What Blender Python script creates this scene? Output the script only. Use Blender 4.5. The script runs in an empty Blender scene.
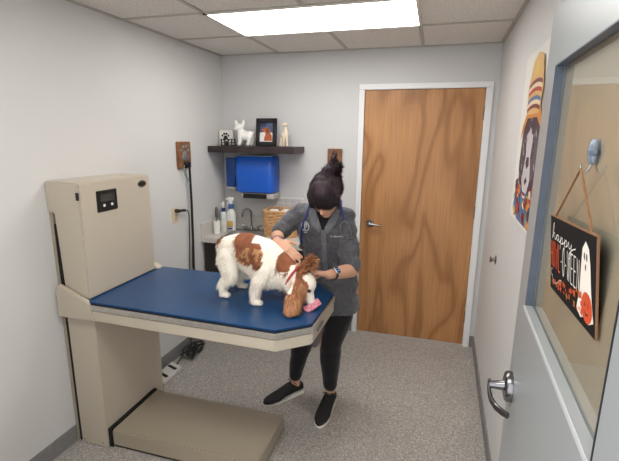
import bpy, bmesh, math, random
from mathutils import Vector, Matrix, Euler, noise
random.seed(7)
PI = math.pi
V = Vector
scn = bpy.context.scene
COL = scn.collection
DG = bpy.context.evaluated_depsgraph_get

# ------------------------------------------------------------------ helpers
def lin(c):
    return tuple(((x/255)/12.92 if x/255 <= .04045 else (((x/255)+.055)/1.055)**2.4) for x in c[:3]) + (1,)

MATS = {}
def mat(name, rgb, rough=.5, metal=0, var=0, vscale=20, bump=0, bscale=200, spec=.5, emit=None, coat=0, sheen=0, rgb2=None):
    if name in MATS: return MATS[name]
    m = bpy.data.materials.new(name); m.use_nodes = True
    nt = m.node_tree; N = nt.nodes; L = nt.links
    b = N['Principled BSDF']
    b.inputs['Base Color'].default_value = lin(rgb)
    b.inputs['Roughness'].default_value = rough
    b.inputs['Metallic'].default_value = metal
    b.inputs['Specular IOR Level'].default_value = spec
    b.inputs['Coat Weight'].default_value = coat
    b.inputs['Sheen Weight'].default_value = sheen
    tc = N.new('ShaderNodeTexCoord')
    if var or rgb2:
        n = N.new('ShaderNodeTexNoise'); n.inputs['Scale'].default_value = vscale; n.inputs['Detail'].default_value = 5
        L.new(tc.outputs['Object'], n.inputs['Vector'])
        r = N.new('ShaderNodeValToRGB')
        c = lin(rgb); c2 = lin(rgb2) if rgb2 else tuple(x*(1-var) for x in c[:3])+(1,)
        r.color_ramp.elements[0].position = .35; r.color_ramp.elements[1].position = .65
        r.color_ramp.elements[0].color = c2; r.color_ramp.elements[1].color = c
        L.new(n.outputs['Fac'], r.inputs['Fac']); L.new(r.outputs['Color'], b.inputs['Base Color'])
    if bump:
        n = N.new('ShaderNodeTexNoise'); n.inputs['Scale'].default_value = bscale; n.inputs['Detail'].default_value = 3
        L.new(tc.outputs['Object'], n.inputs['Vector'])
        bp = N.new('ShaderNodeBump'); bp.inputs['Strength'].default_value = bump; bp.inputs['Distance'].default_value = .002
        L.new(n.outputs['Fac'], bp.inputs['Height']); L.new(bp.outputs['Normal'], b.inputs['Normal'])
    if emit:
        b.inputs['Emission Color'].default_value = lin(emit[0]); b.inputs['Emission Strength'].default_value = emit[1]
    MATS[name] = m
    return m

def finish(o, label=None, cat=None, group=None, kind=None):
    if label: o['label'] = label
    if cat: o['category'] = cat
    if group: o['group'] = group
    if kind: o['kind'] = kind
    return o

def link(name, me, mats, parent=None, smooth=False):
    o = bpy.data.objects.new(name, me); COL.objects.link(o)
    if not isinstance(mats, (list, tuple)): mats = [mats]
    for m in mats: me.materials.append(m)
    if parent: o.parent = parent
    if smooth: me.shade_smooth()
    return o

def thing(name, label, cat, loc=(0, 0, 0), group=None, kind=None):
    o = bpy.data.objects.new(name, None); COL.objects.link(o)
    o.location = loc; o.empty_display_size = .05
    return finish(o, label, cat, group, kind)

def adopt(parent, *obs):            # parent world-space meshes to an Empty without moving them
    for o in obs:
        o.parent = parent
        o.matrix_parent_inverse = Matrix.Translation(-V(parent.location))
    return obs[0] if obs else None

class MB:
    def __init__(s): s.bm = bmesh.new(); s.mi = 0
    def _tag(s, faces):
        for f in faces: f.material_index = s.mi
    def box(s, lo, hi, bev=0, seg=2, M=None):
        lo, hi = V(lo), V(hi)
        r = bmesh.ops.create_cube(s.bm, size=1)
        vs = r['verts']
        for v in vs:
            v.co = V(((lo.x+hi.x)/2 + v.co.x*(hi.x-lo.x), (lo.y+hi.y)/2 + v.co.y*(hi.y-lo.y), (lo.z+hi.z)/2 + v.co.z*(hi.z-lo.z)))
        fs = {f for v in vs for f in v.link_faces}
        if bev:
            es = list({e for v in vs for e in v.link_edges})
            rr = bmesh.ops.bevel(s.bm, geom=es, offset=bev, segments=seg, affect='EDGES', profile=.5)
            vs = list({v for f in rr['faces'] for v in f.verts} | {v for v in vs if v.is_valid})
            fs = {f for v in vs for f in v.link_faces}
        if M: bmesh.ops.transform(s.bm, matrix=M, verts=[v for v in vs if v.is_valid])
        s._tag(fs); return s
    def rings(s, rings, cap=True, closed=False, loop=False):
        vr = [[s.bm.verts.new(p) for p in r] for r in rings]
        n = len(vr[0]); fs = []
        K = len(vr)
        for i in range(K if loop else K-1):
            a, b = vr[i], vr[(i+1) % K]
            for j in range(n):
                k = (j+1) % n
                fs.append(s.bm.faces.new((a[j], a[k], b[k], b[j])))
        if cap and not loop:
            fs.append(s.bm.faces.new(list(reversed(vr[0])))); fs.append(s.bm.faces.new(vr[-1]))
        s._tag(fs); return s
    def cyl(s, p0, p1, r0, r1=None, n=16, cap=True):
        r1 = r0 if r1 is None else r1
        p0, p1 = V(p0), V(p1); d = (p1-p0).normalized()
        u = d.orthogonal().normalized(); w = d.cross(u)
        s.rings([[p+(u*math.cos(2*PI*j/n)+w*math.sin(2*PI*j/n))*r for j in range(n)] for p, r in ((p0, r0), (p1, r1))], cap)
        return s
    def tube(s, pts, r, n=8, loop=False, cap=True):
        pts = [V(p) for p in pts]; K = len(pts)
        u = None; R = []
        for i, p in enumerate(pts):
            if loop: d = pts[(i+1) % K]-pts[i-1]
            else: d = pts[min(i+1, K-1)]-pts[max(i-1, 0)]
            d.normalize()
            if u is None: u = d.orthogonal()
            u = (u-d*u.dot(d)).normalized(); w = d.cross(u)
            rr = r[i] if isinstance(r, (list, tuple)) else r
            R.append([p+(u*math.cos(2*PI*j/n)+w*math.sin(2*PI*j/n))*rr for j in range(n)])
        s.rings(R, cap, loop=loop); return s
    def lathe(s, c, prof, n=24, axis='z'):
        c = V(c); R = []
        for r, h in prof:
            ring = []
            for j in range(n):
                a = 2*PI*j/n; x, y = max(r, 1e-4)*math.cos(a), max(r, 1e-4)*math.sin(a)
                ring.append(c+(V((x, y, h)) if axis == 'z' else V((x, -h, y)) if axis == 'y' else V((h, x, y))))
            R.append(ring)
        s.rings(R); return s
    def prism(s, poly, origin, ex, ey, ez, depth):      # polygon in (ex,ey), extruded along ez
        o, ex, ey, ez = V(origin), V(ex), V(ey), V(ez)
        a = [o+ex*x+ey*y for x, y in poly]
        s.rings([a, [p+ez*depth for p in a]]); return s
    def ell(s, c, rad, rot=None, n=20):
        M = Matrix.Translation(V(c)) @ (rot.to_4x4() if rot else Matrix.Identity(4)) @ Matrix.Diagonal((*rad, 1))
        r = bmesh.ops.create_uvsphere(s.bm, u_segments=n, v_segments=max(8, n//2+2), radius=1, matrix=M)
        s._tag({f for v in r['verts'] for f in v.link_faces}); return s
    def limb(s, chain, n=16):                            # tapered round chain: [(point, radius), ...]
        for (p0, r0), (p1, r1) in zip(chain[:-1], chain[1:]):
            p0, p1 = V(p0), V(p1); d = (p1-p0); ln = d.length; d.normalize()
            u = d.orthogonal().normalized(); w = d.cross(u); R = []
            for k in range(0, 5):
                a = -PI/2+PI/2*k/4
                R.append((p0+d*math.sin(a)*r0*.98, max(math.cos(a)*r0, 1e-4)))
            for k in range(0, 5):
                a = PI/2*k/4
                R.append((p1+d*math.sin(a)*r1*.98, max(math.cos(a)*r1, 1e-4)))
            s.rings([[c+(u*math.cos(2*PI*j/n)+w*math.sin(2*PI*j/n))*r for j in range(n)] for c, r in R])
        return s
    def loft(s, rings, n=24, power=2.0):                 # [(centre, half-width vector, half-depth vector)]
        R = []
        for c, u, v in rings:
            c, u, v = V(c), V(u), V(v); ring = []
            for j in range(n):
                a = 2*PI*j/n; ca, sa = math.cos(a), math.sin(a)
                ring.append(c+u*math.copysign(abs(ca)**(2/power), ca)+v*math.copysign(abs(sa)**(2/power), sa))
            R.append(ring)
        s.rings(R); return s
    def poly(s, pts):
        f = s.bm.faces.new([s.bm.verts.new(V(p)) for p in pts]); s._tag([f]); return s
    def mesh(s, name):
        bmesh.ops.recalc_face_normals(s.bm, faces=s.bm.faces[:])
        me = bpy.data.meshes.new(name); s.bm.to_mesh(me); s.bm.free(); return me
    def build(s, name, mats, parent=None, smooth=False, label=None, cat=None, group=None, kind=None):
        o = link(name, s.mesh(name), mats, None, False)
        if smooth: smooth_by_angle(o.data)
        if parent is not None:
            if parent.type == 'EMPTY' or parent.location.length > 0: adopt(parent, o)
            else: o.parent = parent
        return finish(o, label, cat, group, kind)

def smooth_by_angle(me, ang=math.radians(38)):
    me.shade_smooth()
    bm = bmesh.new(); bm.from_mesh(me)
    for e in bm.edges:
        if len(e.link_faces) == 2 and e.calc_face_angle(0) > ang: e.smooth = False
    bm.to_mesh(me); bm.free()

def blob(name, mb, mats, parent=None, voxel=.008, smooth=4, label=None, disp=0, dscale=15, **kw):
    """fuse the shapes of a builder into ONE continuous skin"""
    me = mb.mesh(name)
    o = bpy.data.objects.new(name, me); COL.objects.link(o)
    r = o.modifiers.new('r', 'REMESH'); r.mode = 'VOXEL'; r.voxel_size = voxel
    if smooth:
        sm = o.modifiers.new('s', 'SMOOTH'); sm.factor = .5; sm.iterations = smooth
    dg = DG(); dg.update()
    new = bpy.data.meshes.new_from_object(o.evaluated_get(dg))
    bpy.data.objects.remove(o); bpy.data.meshes.remove(me)
    new.name = name
    if disp:
        ns = [v.normal.copy() for v in new.vertices]
        for v, n in zip(new.vertices, ns): v.co += n*noise.fractal(v.co*dscale, 1, 2, 3)*disp
    q = link(name, new, mats, None, True)
    if parent is not None: adopt(parent, q)
    return finish(q, label, **kw)

def textmesh(name, body, size, m, M, parent, extrude=.0006, shear=0, label=None, align='LEFT', sx=1, off=0):
    cu = bpy.data.curves.new(name, 'FONT'); cu.body = body; cu.size = size; cu.extrude = extrude; cu.shear = shear; cu.align_x = align; cu.offset = off
    t = bpy.data.objects.new(name, cu); COL.objects.link(t)
    dg = DG(); dg.update()
    me = bpy.data.meshes.new_from_object(t.evaluated_get(dg)); bpy.data.objects.remove(t)
    me.transform(M @ Matrix.Diagonal((sx, 1, 1, 1))); me.materials.clear()
    o = link(name, me, m); adopt(parent, o)
    return finish(o, label)

def basis(o, ex, ey, ez):
    return Matrix(((*[ex[0], ey[0], ez[0]], o[0]), (*[ex[1], ey[1], ez[1]], o[1]), (*[ex[2], ey[2], ez[2]], o[2]), (0, 0, 0, 1)))

# ------------------------------------------------------------------ room constants
H = 2.4445
def XL(y): return -1.2902+.0203*y      # the side walls are very slightly out of square
def XR(y): return 1.0112+.0218*y
YF = -3.10

# ------------------------------------------------------------------ setting materials
wall_m = mat('wall_paint', (208, 207, 206), .6, bump=.12, bscale=260, var=.02, vscale=3)
wall_b = mat('wall_paint_back', (201, 201, 202), .6, bump=.12, bscale=260, var=.02, vscale=3)
cove_m = mat('cove_base', (128, 127, 127), .55, var=.1, vscale=30)
white_m = mat('white_trim_paint', (226, 226, 228), .4, spec=.5)

def floor_material():
    m = bpy.data.materials.new('speckled_vinyl'); m.use_nodes = True
    N = m.node_tree.nodes; L = m.node_tree.links; b = N['Principled BSDF']
    tc = N.new('ShaderNodeTexCoord')
    v = N.new('ShaderNodeTexVoronoi'); v.inputs['Scale'].default_value = 190
    L.new(tc.outputs['Object'], v.inputs['Vector'])
    r = N.new('ShaderNodeValToRGB'); cr = r.color_ramp; cr.interpolation = 'CONSTANT'
    cols = [(0, (170, 165, 159)), (.30, (154, 148, 143)), (.52, (180, 175, 169)), (.70, (132, 128, 124)), (.80, (172, 167, 161)), (.92, (210, 206, 200))]
    while len(cr.elements) < len(cols): cr.elements.new(.5)
    for e, (p, c) in zip(cr.elements, cols): e.position = p; e.color = lin(c)
    sp = N.new('ShaderNodeSeparateColor'); L.new(v.outputs['Color'], sp.inputs['Color']); L.new(sp.outputs['Red'], r.inputs['Fac'])
    n = N.new('ShaderNodeTexNoise'); n.inputs['Scale'].default_value = 2.5; L.new(tc.outputs['Object'], n.inputs['Vector'])
    mx = N.new('ShaderNodeMix'); mx.data_type = 'RGBA'; mx.blend_type = 'MULTIPLY'; mx.inputs[0].default_value = .15
    L.new(r.outputs['Color'], mx.inputs[6]); L.new(n.outputs['Fac'], mx.inputs[7])
    L.new(mx.outputs[2], b.inputs['Base Color'])
    b.inputs['Roughness'].default_value = .38; b.inputs['Specular IOR Level'].default_value = .4
    return m

def ceiling_material():
    m = bpy.data.materials.new('ceiling_tile'); m.use_nodes = True
    N = m.node_tree.nodes; L = m.node_tree.links; b = N['Principled BSDF']
    tc = N.new('ShaderNodeTexCoord')
    n = N.new('ShaderNodeTexNoise'); n.inputs['Scale'].default_value = 110; n.inputs['Detail'].default_value = 4
    L.new(tc.outputs['Object'], n.inputs['Vector'])
    r = N.new('ShaderNodeValToRGB'); r.color_ramp.elements[0].position = .36; r.color_ramp.elements[1].position = .5
    r.color_ramp.elements[0].color = lin((196, 190, 184)); r.color_ramp.elements[1].color = lin((226, 222, 216))
    L.new(n.outputs['Fac'], r.inputs['Fac']); L.new(r.outputs['Color'], b.inputs['Base Color'])
    bp = N.new('ShaderNodeBump'); bp.inputs['Strength'].default_value = .4; bp.inputs['Distance'].default_value = .003
    L.new(n.outputs['Fac'], bp.inputs['Height']); L.new(bp.outputs['Normal'], b.inputs['Normal'])
    b.inputs['Roughness'].default_value = .9
    return m

def wood_door_material():
    m = bpy.data.materials.new('birch_veneer'); m.use_nodes = True
    N = m.node_tree.nodes; L = m.node_tree.links; b = N['Principled BSDF']
    tc = N.new('ShaderNodeTexCoord')
    mp = N.new('ShaderNodeMapping'); mp.inputs['Scale'].default_value = (1, 1, .30)
    L.new(tc.outputs['Object'], mp.inputs['Vector'])
    # cathedral figure: contour lines of a smooth stretched noise
    n = N.new('ShaderNodeTexNoise'); n.inputs['Scale'].default_value = 3.0; n.inputs['Detail'].default_value = 1.2; n.inputs['Distortion'].default_value = .5
    L.new(mp.outputs['Vector'], n.inputs['Vector'])
    mul = N.new('ShaderNodeMath'); mul.operation = 'MULTIPLY'; mul.inputs[1].default_value = 30
    L.new(n.outputs['Fac'], mul.inputs[0])
    si = N.new('ShaderNodeMath'); si.operation = 'SINE'; L.new(mul.outputs[0], si.inputs[0])
    r = N.new('ShaderNodeValToRGB'); cr = r.color_ramp
    cr.elements[0].position = .0; cr.elements[0].color = lin((152, 104, 60))
    cr.elements[1].position = 1; cr.elements[1].color = lin((180, 130, 82))
    e = cr.elements.new(.25); e.color = lin((172, 122, 75))
    mr = N.new('ShaderNodeMapRange'); mr.inputs[1].default_value = -1; L.new(si.outputs[0], mr.inputs[0]); L.new(mr.outputs[0], r.inputs['Fac'])
    mp2 = N.new('ShaderNodeMapping'); mp2.inputs['Scale'].default_value = (90, 90, 3)
    L.new(tc.outputs['Object'], mp2.inputs['Vector'])
    n2 = N.new('ShaderNodeTexNoise'); n2.inputs['Scale'].default_value = 1; n2.inputs['Detail'].default_value = 4; L.new(mp2.outputs['Vector'], n2.inputs['Vector'])
    n3 = N.new('ShaderNodeTexNoise'); n3.inputs['Scale'].default_value = 5; n3.inputs['Detail'].default_value = 2; L.new(mp.outputs['Vector'], n3.inputs['Vector'])
    r3 = N.new('ShaderNodeValToRGB'); r3.color_ramp.elements[0].position = .3; r3.color_ramp.elements[0].color = (.86, .82, .77, 1)
    r3.color_ramp.elements[1].position = .6; r3.color_ramp.elements[1].color = (1, 1, 1, 1); L.new(n3.outputs['Fac'], r3.inputs['Fac'])
    mx = N.new('ShaderNodeMix'); mx.data_type = 'RGBA'; mx.blend_type = 'MULTIPLY'; mx.inputs[0].default_value = .75
    L.new(r.outputs['Color'], mx.inputs[6]); L.new(r3.outputs['Color'], mx.inputs[7])
    mx2 = N.new('ShaderNodeMix'); mx2.data_type = 'RGBA'; mx2.blend_type = 'OVERLAY'; mx2.inputs[0].default_value = .35
    L.new(mx.outputs[2], mx2.inputs[6]); L.new(n2.outputs['Fac'], mx2.inputs[7])
    L.new(mx2.outputs[2], b.inputs['Base Color'])
    b.inputs['Roughness'].default_value = .42
    return m

# ------------------------------------------------------------------ room shell
def slab_wall(name, pts, z0, z1, m, holes=None):
    mb = MB(); mb.prism(pts, (0, 0, z0), (1, 0, 0), (0, 1, 0), (0, 0, 1), z1-z0)
    return mb.build(name, m, kind='structure')

mb = MB(); mb.box((-1.5, -4.8, -.06), (1.6, .12, 0)); mb.build('floor', floor_material(), kind='structure')
slab_wall('wall_left', [(XL(.12), .12), (XL(YF-.12), YF-.12), (-1.5, YF-.12), (-1.5, .12)], 0, H, wall_m)
slab_wall('wall_right', [(XR(.12), .12), (XR(YF-.12), YF-.12), (1.15, YF-.12), (1.15, .12)], 0, H, wall_m)
DW, DH = .9225, 2.128
mb = MB()
mb.box((XL(0), 0, 0), (-.02, .12, H)); mb.box((DW+.02, 0, 0), (XR(0), .12, H)); mb.box((-.02, 0, DH+.02), (DW+.02, .12, H))
mb.build('wall_back', wall_b, kind='structure')
mb = MB()
mb.box((-1.355, YF-.12, 0), (-.22, YF, H)); mb.box((-.22, YF-.12, 2.16), (.875, YF, H)); mb.box((.875, YF-.12, 0), (.945, YF, H))
mb.build('wall_front', wall_m, kind='structure')
# ceiling and its grid
ceil = MB().box((-1.5, YF-.12, H), (1.15, .12, H+.05)).build('ceiling', ceiling_material(), kind='structure')
grid_m = mat('ceiling_grid_paint', (176, 171, 164), .5)
GX, GY, SX, SY = -.747, -.656, .5928, .583
mb = MB()
for k in range(-0, 4):
    x = GX+SX*k
    if x < XR(0)-.02: mb.box((x-.012, YF, H-.006), (x+.012, 0, H+.002))
for k in range(0, 5):
    y = GY-SY*k
    if y > YF: mb.box((XL(y), y-.012, H-.0062), (XR(y), y+.012, H+.002))
mb.box((XL(0), -.022, H-.0065), (XR(0), 0, H+.002))
for X, sg in ((XL, 1), (XR, -1)):
    mb.prism([(X(0), 0), (X(YF), YF), (X(YF)+sg*.022, YF), (X(0)+sg*.022, 0)], (0, 0, H-.0065), (1, 0, 0), (0, 1, 0), (0, 0, 1), .008)
mb.build('ceiling_grid', grid_m, ceil)
# cove baseboards
def cove(name, poly):
    MB().prism(poly, (0, 0, 0), (1, 0, 0), (0, 1, 0), (0, 0, 1), .1).build(name, cove_m, kind='structure')
cove('baseboard_left', [(XL(0), 0), (XL(YF), YF), (XL(YF)+.008, YF), (XL(0)+.008, 0)])
cove('baseboard_right', [(XR(0), 0), (XR(YF), YF), (XR(YF)-.008, YF), (XR(0)-.008, 0)])
mb = MB(); mb.box((XL(0)+.008, -.008, 0), (-.05, 0, .1)); mb.box((DW+.05, -.008, 0), (XR(0)-.008, 0, .1)); mb.build('baseboard_back', cove_m, kind='structure')

steel = mat('brushed_steel', (176, 174, 172), .3, 1, var=.12, vscale=40)
chrome = mat('satin_nickel', (150, 148, 146), .22, 1)
black_m = mat('black_plastic', (16, 16, 18), .4)
gap_m = mat('black_gap', (10, 10, 11), .8)

# ------------------------------------------------------------------ the wooden door at the back
d1 = thing('door_1', 'closed wooden slab door in a white frame in the back wall', 'door', (DW/2, .03, 0), kind='structure')
MB().box((.002, 0, .012), (DW-.002, .044, DH), .002, 1).build('door_panel', wood_door_material(), d1)
mb = MB()
mb.box((-.045, -.018, 0), (0, .0, DH+.001), .002); mb.box((DW, -.018, 0), (DW+.05, 0, DH+.001), .002); mb.box((-.045, -.018, DH+.001), (DW+.05, .0, DH+.046), .003)
mb.box((-.02, .001, 0), (0, .12, DH)); mb.box((DW, .001, 0), (DW+.02, .12, DH)); mb.box((-.02, .001, DH+.001), (DW+.02, .12, DH+.02))
mb.build('door_frame', white_m, d1)
mb = MB(); mb.lathe((.083, 0, 1.025), [(.0, .0), (.034, 0), (.034, .006), (.028, .012), (.012, .014), (.011, .045), (.015, .05), (0.0, .055)], axis='y')
mb.tube([(.083, -.048, 1.025), (.11, -.05, 1.026), (.15, -.05, 1.022), (.185, -.046, 1.018)], [.011, .0105, .009, .007], 12)
mb.build('lever_handle', chrome, d1, smooth=True)
for z in (1.94, 1.17, .27):
    MB().box((DW-.006, -.012, z-.05), (DW+.02, -.0, z+.05)).cyl((DW+.004, -.012, z-.052), (DW+.004, -.012, z+.052), .006, n=10).build('hinge', chrome, d1)

# ------------------------------------------------------------------ ceiling lights
def troffer_material():
    m = bpy.data.materials.new('lit_acrylic_lens'); m.use_nodes = True
    N = m.node_tree.nodes; L = m.node_tree.links; b = N['Principled BSDF']
    b.inputs['Base Color'].default_value = lin((235, 235, 232)); b.inputs['Roughness'].default_value = .4
    tc = N.new('ShaderNodeTexCoord'); w = N.new('ShaderNodeTexWave'); w.bands_direction = 'Y'; w.inputs['Scale'].default_value = 2.6
    L.new(tc.outputs['Object'], w.inputs['Vector'])
    mr = N.new('ShaderNodeMapRange'); mr.inputs[3].default_value = LIGHT*.9; mr.inputs[4].default_value = LIGHT*1.1
    L.new(w.outputs['Fac'], mr.inputs[0]); L.new(mr.outputs[0], b.inputs['Emission Strength'])
    b.inputs['Emission Color'].default_value = (1, .975, .935, 1)
    return m
LIGHT = 9.0
lens_m = troffer_material()
tfr = mat('troffer_frame_paint', (214, 210, 204), .4)
def ceiling_light(y0, label):
    t = thing('ceiling_light', label, 'ceiling light', (GX+SX, y0-SY/2, H-.03), 'recessed ceiling lights')
    x0, x1, ya, yb = GX-.006, GX+2*SX+.012, y0-SY-.002, y0-.013
    mb = MB()
    for a, b in (((x0, ya), (x0+.018, yb)), ((x1-.018, ya), (x1, yb)), ((x0, ya), (x1, ya+.018)), ((x0, yb-.018), (x1, yb))):
        mb.box((a[0], a[1], H-.012), (b[0], b[1], H-.001))
    mb.build('frame', tfr, t)
    MB().box((x0+.016, ya+.016, H-.008), (x1-.016, yb-.016, H-.003)).build('diffuser', lens_m, t)
ceiling_light(GY, 'large glowing white recessed ceiling light panel in the drop ceiling')
ceiling_light(GY-3*SY, 'second recessed ceiling light panel nearer the doorway, out of view, added to light the room')  # unseen fixture, added to light the room from the doorway side

# ------------------------------------------------------------------ exam table
beige = mat('beige_enamel', (186, 176, 160), .38, bump=.1, bscale=500, spec=.5)
beige_d = mat('beige_enamel_scale', (158, 147, 130), .45, bump=.1, bscale=500)
blue_mat_m = mat('blue_rubber_mat', (16, 64, 108), .23, bump=.35, bscale=420, var=.12, vscale=60, spec=.5)
T = thing('exam_table', 'beige hydraulic veterinary exam table with blue mat standing against left wall', 'exam table', (-1.1, -1.63, 0))
top = [(-1.126, -1.922), (-.057, -1.948), (.082, -1.83), (.092, -1.42), (-.03, -1.285), (-1.126, -1.275)]
def off_poly(P, d):
    n = len(P); out = []
    c = V((sum(p[0] for p in P)/n, sum(p[1] for p in P)/n))
    for i in range(n):
        a, b, e = V(P[i-1]), V(P[i]), V(P[(i+1) % n])
        n1 = V(((b-a).y, -(b-a).x)).normalized(); n2 = V(((e-b).y, -(e-b).x)).normalized()
        m = (n1+n2).normalized(); out.append(tuple(b+m*d/max(.3, m.dot(n1))))
    return out
def pr(P, z0, z1): return MB().prism(P, (0, 0, z0), (1, 0, 0), (0, 1, 0), (0, 0, 1), z1-z0)
def bevel_all(o, w=.004, seg=2):
    bm = bmesh.new(); bm.from_mesh(o.data)
    es = [e for e in bm.edges if len(e.link_faces) == 2 and e.calc_face_angle(0) > .5]
    bmesh.ops.bevel(bm, geom=es, offset=w, segments=seg, affect='EDGES'); bm.to_mesh(o.data); bm.free(); return o
bevel_all(pr(top, .893, .902).build('table_mat', blue_mat_m, T, label='dark blue textured rubber mat on the tabletop'), .003)
pr(off_poly(top, .001), .884, .8935).build('mat_edge', mat('mat_edge_black', (14, 18, 28), .5), T)
bevel_all(pr(off_poly(top, .008), .858, .886).build('edge_band', mat('worn_aluminium', (205, 200, 194), .42, .85, var=.15, vscale=60), T, label='bare metal band round the tabletop edge'), .003)
bevel_all(pr(off_poly(top, .003), .795, .86).build('table_frame', beige, T), .006)
mb = MB(); mb.prism([(-1.312, .795), (-1.312, .945), (-1.288, .98), (-1.105, .903), (-1.085, .87), (-1.085, .795)], (0, -1.932, 0), (1, 0, 0), (0, 0, 1), (0, 1, 0), .024)
mb.prism([(-1.32, .795), (-1.32, .955), (-1.28, .985), (-1.105, .905), (-1.085, .87), (-1.085, .795)], (0, -1.335, 0), (1, 0, 0), (0, 0, 1), (0, 1, 0), .06)
mb.box((-1.315, -1.93, .80), (-1.09, -1.30, .892))
bevel_all(mb.build('table_bracket', beige, T), .005)
mb = MB(); mb.box((.088, -1.76, .83), (.0965, -1.655, .845), .001, M=None)
mb.build('maker_plate', mat('plate_grey', (110, 105, 98), .4), T, label='small embossed maker plate on the table end')
# tower housing with display
mb = MB(); mb.prism([(-1.3275, 1.522), (-1.112, 1.518), (-1.117, .905), (-1.272, .905), (-1.287, 1.36), (-1.3275, 1.36)], (0, -1.903, 0), (1, 0, 0), (0, 0, 1), (0, 1, 0), .556)
hs = bevel_all(mb.build('tower_housing', beige, T), .006)
dm = MB().box((-1.116, -1.792, 1.352), (-1.1085, -1.642, 1.466), .003).build('display', black_m, hs)
mb = MB(); mb.box((-1.109, -1.768, 1.405), (-1.107, -1.668, 1.445)); mb.build('display_screen', mat('lcd', (58, 60, 58), .25), dm)
for yb_ in (-1.752, -1.694): MB().box((-1.1088, yb_, 1.378), (-1.1065, yb_+.014, 1.392)).build('display_button', white_m, dm)
mb = MB(); mb.lathe((-1.1135, -1.42, 1.468), [(0.03, 0), (.034, .001), (.033, .004), (.0, .005)], axis='x', n=28)
for v in mb.bm.verts: v.co.z = 1.468+(v.co.z-1.468)*.62; v.co.y = -1.42+(v.co.y+1.42)*1.15
bd = mb.build('badge', chrome, hs, smooth=True)
mb = MB(); mb.lathe((-1.1085, -1.42, 1.468), [(0.026, 0), (.026, .0015), (0, .0016)], axis='x', n=28)
for v in mb.bm.verts: v.co.z = 1.468+(v.co.z-1.468)*.5; v.co.y = -1.42+(v.co.y+1.42)*1.15
mb.build('badge_inset', black_m, bd)
mb = MB(); mb.box((-1.132, -1.9065, 1.432), (-1.116, -1.902, 1.472)); mb.build('rocker_switch', black_m, hs)
# column, rail, scale platform
bevel_all(MB().box((-1.284, -1.903, 0), (-1.104, -1.368, .80)).build('column', beige, T), .004)
mb = MB(); mb.box((-1.326, -1.895, .0), (-1.306, -1.36, 1.37)); mb.box((-1.318, -1.88, .02), (-1.284, -1.39, .795))
mb.mi = 1; mb.box((-1.3, -1.8985, .01), (-1.284, -1.385, 1.3)); mb.build('lift_rail', [beige_d, gap_m], T)  # black strip stands in for the dark gap between rail and column
bevel_all(MB().box((-1.082, -1.886, .012), (-.188, -1.472, .112)).build('scale_platform', beige_d, T, label='low beige weighing platform at the table foot'), .007)
MB().box((-1.1035, -1.89, .004), (-1.08, -1.468, .117)).box((-1.09, -1.875, .0), (-.2, -1.485, .014)).build('platform_gap', gap_m, T)  # black fill standing in for shade in the gaps beside and under the platform
for x in (-1.262, -1.13):
    MB().lathe((x, -1.903, .03), [(0.006, 0), (.005, .002), (.0, .003)], axis='y', n=10).build('bolt', chrome, T)

# ------------------------------------------------------------------ foot pedal and cable bundle on the floor
pm = mat('light_grey_plastic', (205, 203, 198), .4)
F = thing('foot_pedal', 'flat light grey foot pedal plate with black slots on floor behind exam table', 'foot pedal', (-1.22, -1.09, 0))
bevel_all(MB().prism([(-1.285, -1.24), (-1.285, -1.005), (-1.165, -1.045), (-1.165, -1.28)], (0, 0, .0), (1, 0, 0), (0, 1, 0), (0, 0, 1), .028).build('pedal_plate', pm, F), .004)
for y0 in (-1.215, -1.105):
    MB().box((-.045, -.012, 0), (.045, .012, .008), .004, M=Matrix.Translation((-1.226, y0+.02, .028)) @ Matrix.Rotation(-.35, 4, 'Z')).build('pedal_slot', black_m, F)
mb = MB(); P = []
for k in range(150):
    a = k*.42; P.append((-1.215+.045*math.cos(a)+.02*math.sin(a*.31), -.80+.11*math.sin(a*.93)+.02*math.sin(a*.17), .008+.03*abs(math.sin(k*.11))+.00015*k))
mb.tube(P, .0042, 6)
mb.tube([(-1.24, -.80, .02), (-1.255, -.88, .03), (-1.25, -.95, .015), (-1.24, -1.0, .012), (-1.235, -1.02, .02)], .0045, 6)
mb.tube([(-1.26, -.76, .03), (-1.275, -.74, .12), (-1.28, -.73, .3), (-1.285, -.69, .62)], .0045, 6)
mb.build('cable_bundle', mat('black_cable', (22, 22, 24), .5), smooth=True, label='tangled black cables on floor by left wall behind exam table', cat='cable')

# ------------------------------------------------------------------ sink counter
dark_lam = mat('espresso_laminate', (34, 26, 26), .5, var=.2, vscale=12)
ctop_m = mat('speckled_countertop', (206, 202, 196), .4, rgb2=(186, 182, 176), vscale=160)
K = thing('base_cabinet', 'dark brown base cabinet under the sink counter', 'cabinet', (-.78, -.23, 0))
MB().box((-1.284, -.43, .1), (-1.266, -.01, .86)).box((-.288, -.43, .1), (-.27, -.01, .86)).box((-1.266, -.43, .1), (-.288, -.01, .118)).box((-1.266, -.022, .118), (-.288, -.01, .86)).box((-1.266, -.43, .83), (-.288, -.415, .86)).build('body', dark_lam, K)
MB().box((-1.282, -.405, 0), (-.275, -.01, .1)).build('plinth', cove_m, K)
for x0, x1 in ((-1.278, -.945), (-.94, -.61), (-.605, -.272)):
    dr = bevel_all(MB().box((x0, -.448, .12), (x1, -.43, .85)).build('cabinet_door', dark_lam, K), .002)
    MB().tube([(x1-.04, -.448, .66), (x1-.04, -.47, .67), (x1-.04, -.47, .77), (x1-.04, -.448, .78)], .005, 8).build('handle', chrome, dr, smooth=True)
CT = thing('sink_countertop', 'light speckled countertop with backsplash set into the back left corner', 'countertop', (-.78, -.23, .86))
sx0, sx1, sy0, sy1 = -1.13, -.80, -.38, -.085
mb = MB()
mb.box((-1.297, -.465, .86), (sx0, -.002, .9)); mb.box((sx1, -.465, .86), (-.25, -.002, .9))
mb.box((sx0, -.465, .86), (sx1, sy0, .9)); mb.box((sx0, sy1, .86), (sx1, -.002, .9))
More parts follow.
